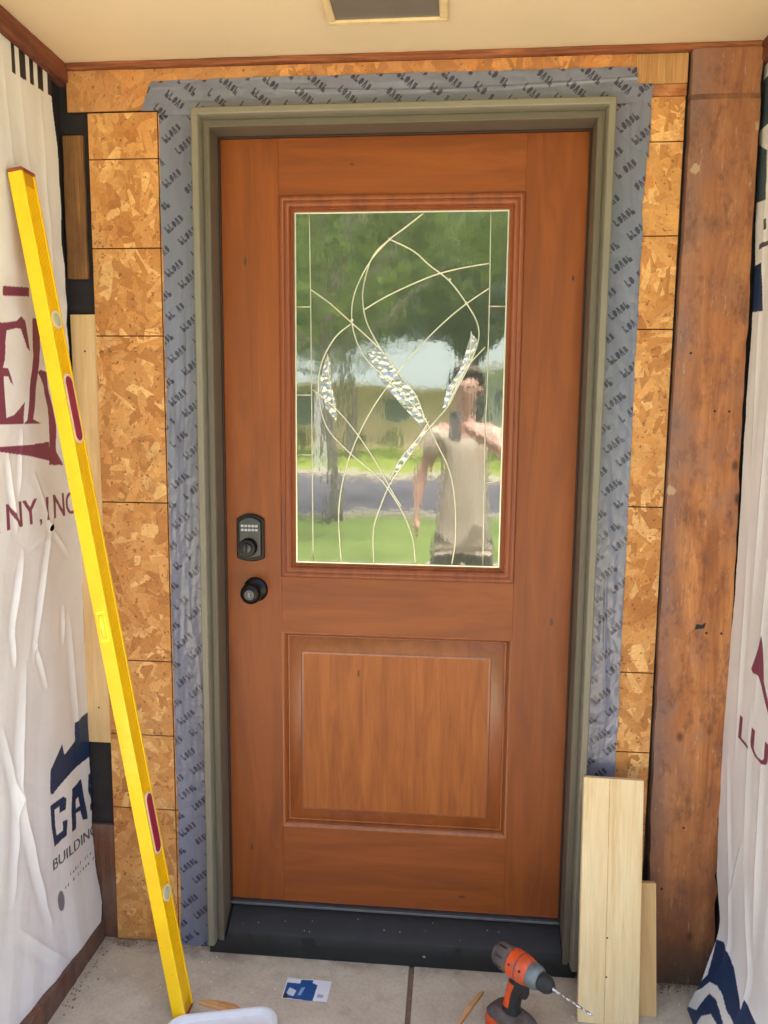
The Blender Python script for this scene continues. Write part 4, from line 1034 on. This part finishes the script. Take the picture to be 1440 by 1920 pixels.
# ------------------------------------------------------------------ things on the porch floor
# sample card
A = np.arange(-.0585, .0586, .001); B = np.arange(-.036, .0361, .001)
arr = np.empty((len(A), len(B), 3)); arr[:] = S(226, 230, 236)[:3]
P([[(-.056, -.033), (.022, -.036), (.024, .018), (.010, .024), (.010, .033), (-.022, .034), (-.022, .020), (-.056, .018)]], S(34, 84, 146))
P([[(-.050, -.020), (-.030, -.026), (-.026, -.006), (-.046, .004)]], S(200, 214, 230)); P([[(-.055, -.034), (-.044, -.034), (-.046, -.018), (-.056, -.016)]], S(40, 44, 56))
P([[(-.020, -.02), (-.012, -.02), (-.006, .008), (-.016, .006)]], S(130, 170, 210)); P([[(.030, -.022), (.046, -.022), (.046, -.012), (.030, -.010)]], S(150, 175, 210))
cd = sheet('card', A, B, lambda a, b: (a, b, 0.0012 + 0.0012 * np.abs(vnoise(a * 40, b * 30, 90))), arr, None, M_cardm)
cd.location = (-0.204, -0.189, FZ); cd.rotation_euler = (0, 0, rad(-1.5))
tag(cd, 'small blue and white printed plastic card lying on the concrete', 'card')
# splinters
def splinter(label, x, y, L, w, rz, seed, name='wood_splinter', t=0.006):
    r = random.Random(seed); mb = MB(); n = 10; vs = []; fs = []
    for i in range(n + 1):
        u = i / n; ww = w * (0.25 + 0.75 * math.sin(min(1, u * 1.6 + .15) * math.pi / 2)) * (1 if u < .8 else 1 - (u - .8) * 2.5) * r.uniform(.85, 1.1); c0 = w * .25 * math.sin(u * 3)
        vs += [(L * (u - .5), c0 - ww / 2, 0), (L * (u - .5), c0 + ww / 2, 0), (L * (u - .5), c0 + ww / 2 * .8, t * r.uniform(.6, 1)), (L * (u - .5), c0 - ww / 2 * .8, t * r.uniform(.6, 1))]
    for i in range(n):
        for k in range(4): a = i * 4 + k; b = i * 4 + (k + 1) % 4; fs.append((a, b, b + 4, a + 4))
    fs += [(0, 1, 2, 3), (n * 4 + 3, n * 4 + 2, n * 4 + 1, n * 4)]
    o = mb.add(vs, fs).build(name, M_splinter); o.location = (x, y, FZ + .0005); o.rotation_euler = (0, 0, rz)
    return tag(o, label, 'wood scrap')
splinter('torn orange wood splinter on the concrete beside the foot of the level', -0.402, -0.272, .120, .030, rad(-12), 1)
splinter('thin wooden stick on the concrete left of the drill', 0.214, -0.212, .135, .013, rad(62), 2, 'wooden_stick', .008)
# white lid corner
def rrect(w, h, r_, n=8):
    pts = []
    for cx, cy, a0 in ((w / 2 - r_, h / 2 - r_, 0), (-w / 2 + r_, h / 2 - r_, 90), (-w / 2 + r_, -h / 2 + r_, 180), (w / 2 - r_, -h / 2 + r_, 270)):
        for k in range(n + 1): a = rad(a0 + 90 * k / n); pts.append((cx + r_ * math.cos(a), cy + r_ * math.sin(a)))
    return pts
lid = thing('plastic_tray', 'white plastic tray with a rounded rim at the bottom edge of the picture', 'tray', (-0.368, -0.396, FZ), (0, 0, rad(14)))
mb = MB(); n = len(rrect(1, 1, .1)); secs = [(.250, .190, .040, .002), (.252, .192, .041, .018), (.264, .204, .046, .0185), (.264, .204, .046, .0145), (.256, .196, .043, .0145), (.256, .196, .043, .0005)]
vs = []; fs = []
for w_, h_, r_, z_ in [(.246, .186, .038, .004)] + secs[1:]: vs += [(x, y, z_) for x, y in rrect(w_, h_, r_)]
for i in range(5):
    for k in range(n): a = i * n + k; b = i * n + (k + 1) % n; fs.append((a, b, b + n, a + n))
fs += [tuple(range(n)), tuple(5 * n + k for k in range(n))]
mb.add(vs, fs); mb.build('rim', M_whiteplastic, lid, smooth='auto', world=False)
# crumbs and dirt
FLECKS = [(-.1, -.22, .28, .07, 60), (.35, -.16, .12, .05, 40), (.55, -.24, .06, .02, 25)]
def crumbs(name, label, spots, mat, seed, cat='debris', size=(.0015, .005)):
    r = random.Random(seed); mb = MB()
    for (cx, cy, sx_, sy_, n_) in spots:
        for _ in range(n_):
            x, y = r.gauss(cx, sx_), r.gauss(cy, sy_)
            if y > -.078 and -0.5 < x < 0.49: continue
            if y > -.052 or abs(x) > .80: continue
            s_ = r.uniform(*size); R_ = Matrix.Rotation(r.uniform(0, 6), 4, 'Z') @ Matrix.Rotation(r.uniform(-.5, .5), 4, 'X')
            pts = [Matrix.Translation((x, y, FZ + s_ * .35)) @ R_ @ Vector((a * s_ * r.uniform(.6, 1.2), b * s_ * r.uniform(.6, 1.2), c_ * s_ * .6)) for a, b, c_ in ((1, 0, 0), (0, 1, 0), (-1, 0, 0), (0, -1, 0), (0, 0, 1), (0, 0, -1))]
            mb.add(pts, [(0, 1, 4), (1, 2, 4), (2, 3, 4), (3, 0, 4), (1, 0, 5), (2, 1, 5), (3, 2, 5), (0, 3, 5)])
    return tag(mb.build(name, mat), label, cat, kind='stuff')
crumbs('dirt', 'dark dirt and crumbs swept along the wall', [(.74, -.072, .045, .014, 200), (.62, -.066, .05, .006, 60), (-.72, -.064, .05, .008, 60), (-.79, -.20, .012, .10, 60)], M_dirt, 5, size=(.0012, .0042))
crumbs('plaster_chips', 'white plaster chips scattered on the concrete', [(-.47, -.115, .03, .02, 10), (-.40, -.16, .10, .04, 8), (-.65, -.20, .06, .05, 14), (.05, -.10, .01, .01, 6), (.3, -.15, .25, .05, 14), (.74, -.10, .04, .03, 16)], M_creamy, 6, size=(.001, .0032))
crumbs('sawdust', 'fine tan sawdust flecks over the concrete', FLECKS, M_newpine, 8, size=(.0007, .0018))

# ------------------------------------------------------------------ across the street (seen in the glass)
def leaf_mesh(clumps, per, lsize, r):
    V = []; F = []
    for (cx, cy, cz, cr) in clumps:
        for _ in range(per):
            u = Vector((r.gauss(0, 1), r.gauss(0, 1), r.gauss(0, .8))); u.normalize(); u *= cr * r.random() ** .45
            p = Vector((cx, cy, cz)) + u; s = lsize * r.uniform(.6, 1.3)
            a = Vector((r.gauss(0, 1), r.gauss(0, 1), r.gauss(0, .6))).normalized(); b = a.orthogonal().normalized()
            b = Matrix.Rotation(r.uniform(0, 6.28), 3, a) @ b; c = a.cross(b); o = len(V)
            V += [tuple(p - b * s), tuple(p - c * s * .45), tuple(p + b * s), tuple(p + c * s * .45)]; F.append((o, o + 1, o + 2, o + 3))
    return V, F
def make_tree(name, label, x, y, h, tr, cb, cr, nclump, per, lsize, seed, leaf=M_leaf, group='trees along the street behind the viewer'):
    r = random.Random(seed); t = thing(name, label, 'tree', (x, y, GZ), group=group)
    mb = MB(); lean = (r.uniform(-.04, .04) * h, r.uniform(-.04, .04) * h)
    mb.tube([(lean[0] * u, lean[1] * u, h * .75 * u) for u in (0, .03, .1, .3, .5, .75, 1)], [tr * 1.5, tr * 1.15, tr, tr * .85, tr * .65, tr * .4, tr * .12], 10)
    clumps = []
    for i in range(nclump):
        a = r.uniform(0, 6.283); rr_ = cr * math.sqrt(r.random()); z = cb + (h - cb) * (r.random() ** .8)
        f = math.sqrt(max(.08, 1 - ((z - (cb + h) / 2) / ((h - cb) / 2 + .3)) ** 2)); clumps.append((rr_ * f * math.cos(a) + lean[0] * .6, rr_ * f * math.sin(a) + lean[1] * .6, z, cr * r.uniform(.16, .32)))
    for c in clumps[:14]:
        z0 = cb * .8 + (c[2] - cb) * .35; p0 = Vector((lean[0] * z0 / h, lean[1] * z0 / h, z0)); p1 = Vector(c[:3]); mid = p0.lerp(p1, .5) + Vector((0, 0, -.08 * h * .3))
        mb.tube([p0, mid, p1], [tr * .4, tr * .25, tr * .05], 6)
    mb.build('trunk', M_bark, t, world=False, smooth=True)
    V, F = leaf_mesh(clumps, per, lsize, r)
    MB().add(V, F).build('crown', leaf, t, world=False, fixn=False)
    return t
make_tree('shade_tree', 'near street tree with a pale trunk standing in the front lawn', -1.62, -9.3, 7.2, .085, 2.5, 3.6, 58, 150, .07, 1)
make_tree('shade_tree', 'dense dark tree beyond the road left of the tan house', -9.5, -24.0, 12.5, .28, 3.2, 5.2, 90, 130, .17, 2, M_leafd)
make_tree('shade_tree', 'tall dark tree beyond the road in front of the tan house', -3.6, -25.5, 9.3, .20, 4.1, 3.8, 70, 130, .16, 3, M_leafd)
make_tree('shade_tree', 'bright green tree beyond the road near the white house', 3.6, -24.0, 13.0, .26, 5.2, 4.2, 80, 130, .16, 4)
make_tree('shade_tree', 'tall tree standing behind the tan house', -6.0, -44.0, 12.8, .35, 3.5, 7.5, 90, 120, .27, 5, M_leafd)
make_tree('shade_tree', 'tall tree standing behind the white house', 5.5, -45.0, 18.5, .35, 3.5, 7.5, 90, 120, .27, 6)
make_tree('shade_tree', 'dark tree far behind between the two houses', -0.5, -52.0, 15.0, .35, 3.0, 6.5, 80, 120, .27, 7, M_leafd)
make_tree('shade_tree', 'broad tree at the far left of the street', -17.0, -33.0, 14.0, .3, 3.0, 6.0, 60, 110, .24, 8)
make_tree('shade_tree', 'broad tree at the far right of the street', 13.0, -31.0, 14.0, .3, 3.0, 6.0, 60, 110, .24, 9, M_leafd)

def far_house(name, label, x0, x1, y, zt, zr, depth, wallm, roofm, wins, seed):
    h = thing(name, label, 'house', ((x0 + x1) / 2, y, GZ), group=None)
    MB().box(x0, x1, y - depth, y, GZ, zt).build('wall', wallm, h)
    mb = MB(); o = .5
    mb.add([(x0 - o, y + o, zt - .05), (x1 + o, y + o, zt - .05), (x1 + o, y - depth - o, zt - .05), (x0 - o, y - depth - o, zt - .05), (x0 + 1.2, y - depth / 2, zr), (x1 - 1.2, y - depth / 2, zr)],
           [(0, 1, 5, 4), (2, 3, 4, 5), (1, 2, 5), (3, 0, 4), (3, 2, 1, 0)])
    mb.build('roof', roofm, h)
    MB().box(x0 - o, x1 + o, y + o + .001, y + o + .06, zt - .25, zt - .03).build('fascia', M_whitewall, h)
    for (a, b, c, d) in wins:
        f = MB().box(a, b, y + .002, y + .06, c, d).build('window', M_whitewall, h)
        MB().box(a + .08, b - .08, y + .0605, y + .065, c + .08, d - .08).build('pane', M_win, f)
    return h
far_house('ranch_house', 'tan single storey house with a grey green roof across the street', -13.0, 0.6, -33.0, 2.75, 5.0, 8, M_tanwall, M_greyroof, [(-11.5, -9.8, .9, 2.2), (-8.0, -5.8, .8, 2.2), (-3.2, -1.6, .9, 2.2)], 1)
far_house('white_house', 'white sided house across the street at the right of the tan one', 1.5, 12.5, -31.5, 3.5, 5.4, 8, M_whitewall, M_greyroof, [(1.9, 2.7, 1.2, 2.6), (3.2, 4.6, 1.0, 2.6), (7, 9, 1.0, 2.6)], 2)
# low shrubs in front of the far houses
def shrub(label, x, y, s, seed, leaf):
    r = random.Random(seed); t = thing('shrub', label, 'shrub', (x, y, GZ), group='shrubs across the street')
    cl = [(r.gauss(0, s * .6), r.gauss(0, s * .25), s * r.uniform(.35, .8), s * .45) for _ in range(9)]
    V, F = leaf_mesh(cl, 90, .07, r); MB().add(V, F).build('foliage', leaf, t, world=False, fixn=False)
    MB().tube([(0, 0, 0), (0.05, 0, s * .6)], [.05, .02], 6).build('stem', M_bark, t, world=False)
shrub('yellow green shrub at the left end of the tan house', -6.2, -29.5, 1.0, 1, M_leaf)
shrub('rounded shrub in front of the middle of the tan house', -3.4, -30.0, .9, 2, M_leaf)
shrub('small dark shrub between the tan house and the white house', 0.4, -29.0, .9, 3, M_leafd)
pt = thing('yard_post', 'white wooden post in the yard across the road', 'post', (-2.92, -13.9 - 4.6, GZ))
mb = MB(); mb.box(-3.46, -3.34, -18.6, -18.48, GZ, 2.0).build('shaft', M_whitewall, pt); MB().box(-3.49, -3.31, -18.63, -18.45, 2.001, 2.06).build('cap', M_whitewall, pt)

# ------------------------------------------------------------------ the photographer (only seen in the glass)
def skin_mesh(name, joints, edges, mat, parent, root, sub=2, kids=True):
    names = list(joints); idx = {k: i for i, k in enumerate(names)}
    me = bpy.data.meshes.new(name); me.from_pydata([joints[k][0] for k in names], [(idx[a], idx[b]) for a, b in edges], []); me.update()
    o = bpy.data.objects.new(name, me); col.objects.link(o); o.parent = parent
    sk = o.modifiers.new('skin', 'SKIN'); sk.use_smooth_shade = True; sk.branch_smoothing = 0.6
    for i, k in enumerate(names):
        rr_ = joints[k][1]; rr_ = rr_ if isinstance(rr_, tuple) else (rr_, rr_)
        me.skin_vertices[0].data[i].radius = rr_; me.skin_vertices[0].data[i].use_root = (k == root)
    ss = o.modifiers.new('smooth', 'SUBSURF'); ss.levels = sub; ss.render_levels = sub
    me.materials.append(mat); return o
per = thing('person', 'person in khaki shirt and dark shorts, mirrored in the door glass holding up a phone', 'person', (0.20, -2.38, GZ))
W = lambda x, y, z: (x - 0.20, y + 2.38, z - GZ)
J = {'pelvis': (W(.20, -2.38, .72), (.135, .10)), 'waist': (W(.20, -2.375, .92), (.125, .09)), 'chest': (W(.20, -2.37, 1.12), (.15, .10)), 'collar': (W(.20, -2.37, 1.27), (.10, .075)),
     'neck': (W(.20, -2.36, 1.355), .046), 'jaw': (W(.20, -2.335, 1.44), (.060, .074)), 'head': (W(.20, -2.345, 1.51), (.080, .096)), 'crown': (W(.20, -2.35, 1.565), (.064, .08)),
     'shl': (W(.045, -2.37, 1.26), .055), 'ell': (W(-.035, -2.38, 1.00), .040), 'wrl': (W(-.062, -2.33, .79), .026), 'pal': (W(-.064, -2.32, .735), (.034, .018)),
     'shr': (W(.355, -2.37, 1.26), .055), 'elr': (W(.435, -2.19, 1.13), .040), 'wrr': (W(.245, -2.06, 1.27), .026), 'par': (W(.196, -2.035, 1.305), (.034, .018)),
     'hil': (W(.115, -2.38, .66), .09), 'knl': (W(.10, -2.365, .28), .055), 'anl': (W(.09, -2.39, -.10), .036), 'hir': (W(.285, -2.38, .66), .09), 'knr': (W(.30, -2.365, .28), .055), 'anr': (W(.31, -2.39, -.10), .036),
     'tol': (W(.08, -2.25, -.155), .030), 'tor': (W(.32, -2.25, -.155), .030)}
E_ = [('pelvis', 'waist'), ('waist', 'chest'), ('chest', 'collar'), ('collar', 'neck'), ('neck', 'jaw'), ('jaw', 'head'), ('head', 'crown'), ('collar', 'shl'), ('shl', 'ell'), ('ell', 'wrl'), ('wrl', 'pal'),
      ('collar', 'shr'), ('shr', 'elr'), ('elr', 'wrr'), ('wrr', 'par'), ('pelvis', 'hil'), ('hil', 'knl'), ('knl', 'anl'), ('pelvis', 'hir'), ('hir', 'knr'), ('knr', 'anr'), ('anl', 'tol'), ('anr', 'tor')]
# fingers: left hand hangs, right hand closes on the phone
def finger(tagn, base, pts, r0):
    prev = base
    for i, p in enumerate(pts):
        k = '%s%d' % (tagn, i); J[k] = (W(*p), r0 * (1 - .12 * i)); E_.append((prev, k)); prev = k
for i in range(4):
    dx = (-.5 + i / 3.) * .05; ln = (.9, 1.0, .95, .78)[i]
    finger('fl%d' % i, 'pal', [(-.064 + .004 * i, -2.32 + dx, .700), (-.060, -2.318 + dx * 1.1, .700 - .034 * ln), (-.052, -2.314 + dx * 1.1, .700 - .058 * ln)], .0085)
finger('tl', 'pal', [(-.05, -2.285, .735), (-.045, -2.268, .705)], .010)
for i in range(4):
    z = 1.325 - i * .020
    finger('fr%d' % i, 'par', [(.184, -2.018, z), (.1835, -1.992, z + .002), (.176, -1.980, z + .004)], .0082)
finger('tr', 'par', [(.188, -2.022, 1.345), (.178, -2.003, 1.362)], .0098)
body = skin_mesh('body', J, E_, M_skin, per, 'pelvis', 2)
JS = {'q': (W(.20, -2.38, .62), (.160, .128)), 'p': (W(.20, -2.38, .72), (.158, .125)), 'w': (W(.20, -2.375, .92), (.15, .115)), 'c': (W(.20, -2.37, 1.12), (.172, .122)), 'k': (W(.20, -2.37, 1.265), (.105, .085)),
      'sl': (W(.04, -2.37, 1.26), .072), 'al': (W(.008, -2.373, 1.12), .066), 'sr': (W(.36, -2.37, 1.26), .072), 'ar': (W(.392, -2.29, 1.205), .066)}
skin_mesh('shirt', JS, [('q', 'p'), ('p', 'w'), ('w', 'c'), ('c', 'k'), ('k', 'sl'), ('sl', 'al'), ('k', 'sr'), ('sr', 'ar')], M_shirt, per, 'p')
JT = {'p': (W(.20, -2.38, .72), (.122, .092)), 'l': (W(.113, -2.38, .62), .105), 'l2': (W(.105, -2.37, .38), .088), 'r': (W(.287, -2.38, .62), .105), 'r2': (W(.295, -2.37, .38), .088)}
skin_mesh('shorts', JT, [('p', 'l'), ('l', 'l2'), ('p', 'r'), ('r', 'r2')], M_shorts, per, 'p')
def hair_cap():
    mb = MB(); n, k = 28, 20; vs = []; fs = []; rr_ = random.Random(9)
    for i in range(k + 1):
        th = math.pi * i / k
        for q in range(n):
            ph = 2 * math.pi * q / n; x, y, z = math.sin(th) * math.cos(ph), math.sin(th) * math.sin(ph), math.cos(th)
            f = 1 + rr_.uniform(-.02, .03); vs.append(W(.20 + .092 * x * f, -2.358 + .108 * y * f, 1.528 + .112 * z * f))
    for i in range(k):
        for q in range(n):
            th = math.pi * (i + .5) / k; ph = 2 * math.pi * (q + .5) / n; y, z = math.sin(th) * math.sin(ph), math.cos(th)
            if (y > .25 and z < .55) or z < -.55 or (y > -.1 and z < -.1): continue
            a = i * n + q; b = i * n + (q + 1) % n; fs.append((a, b, b + n, a + n))
    mb.add(vs, fs); o = mb.build('hair', M_hair, per, world=False, smooth=True)
    so = o.modifiers.new('thickness', 'SOLIDIFY'); so.thickness = 0.008
hair_cap()
for x in (.168, .232): MB().lathe([(-.012, .003), (-.008, .009), (0, .0115), (.008, .009), (.012, .003)], 10, Matrix.Translation(W(x, -2.252, 1.505)), 'x').build('eye', M_eye, per, world=False, smooth=True)
mb = MB(); mb.tube([W(.20, -2.250, 1.505), W(.20, -2.238, 1.475), W(.20, -2.250, 1.462)], [.007, .013, .008], 8); mb.build('nose', M_skin, per, world=False, smooth=True)
MB().tube([W(.175, -2.256, 1.435), W(.20, -2.250, 1.434), W(.225, -2.256, 1.435)], [.003, .006, .003], 8).build('mouth', M_lip, per, world=False, smooth=True)
for sx_ in (.118, .282): MB().lathe([(-.008, .010), (0, .022), (.008, .012)], 12, Matrix.Translation(W(sx_, -2.345, 1.49)), 'x').build('ear', M_skin, per, world=False, smooth=True)
for s_, x in ((0, .085), (1, .315)):
    loft_ = MB(); vs = []; 
    loft_.lathe([(-.10, .028), (-.08, .045), (.0, .05), (.10, .046), (.15, .03)], 14, Matrix.Translation(W(x, -2.34, -.158)), 'y', 1.0, .85)
    loft_.build('shoe', M_shoe, per, world=False, smooth=True)
ph = thing('phone', 'black phone held up by the person mirrored in the door glass', 'phone', (0.150, -1.988, 1.302))
MB().box(.110, .184, -1.9915, -1.9840, 1.228, 1.376).build('case', M_phone, ph, bevel=0.0025)
MB().lathe([(-1.9839, .011), (-1.9825, .0105)], 20, Matrix.Translation((.1421, 0, 1.3560)), 'y').build('lens_ring', M_bronze, ph, smooth='auto')
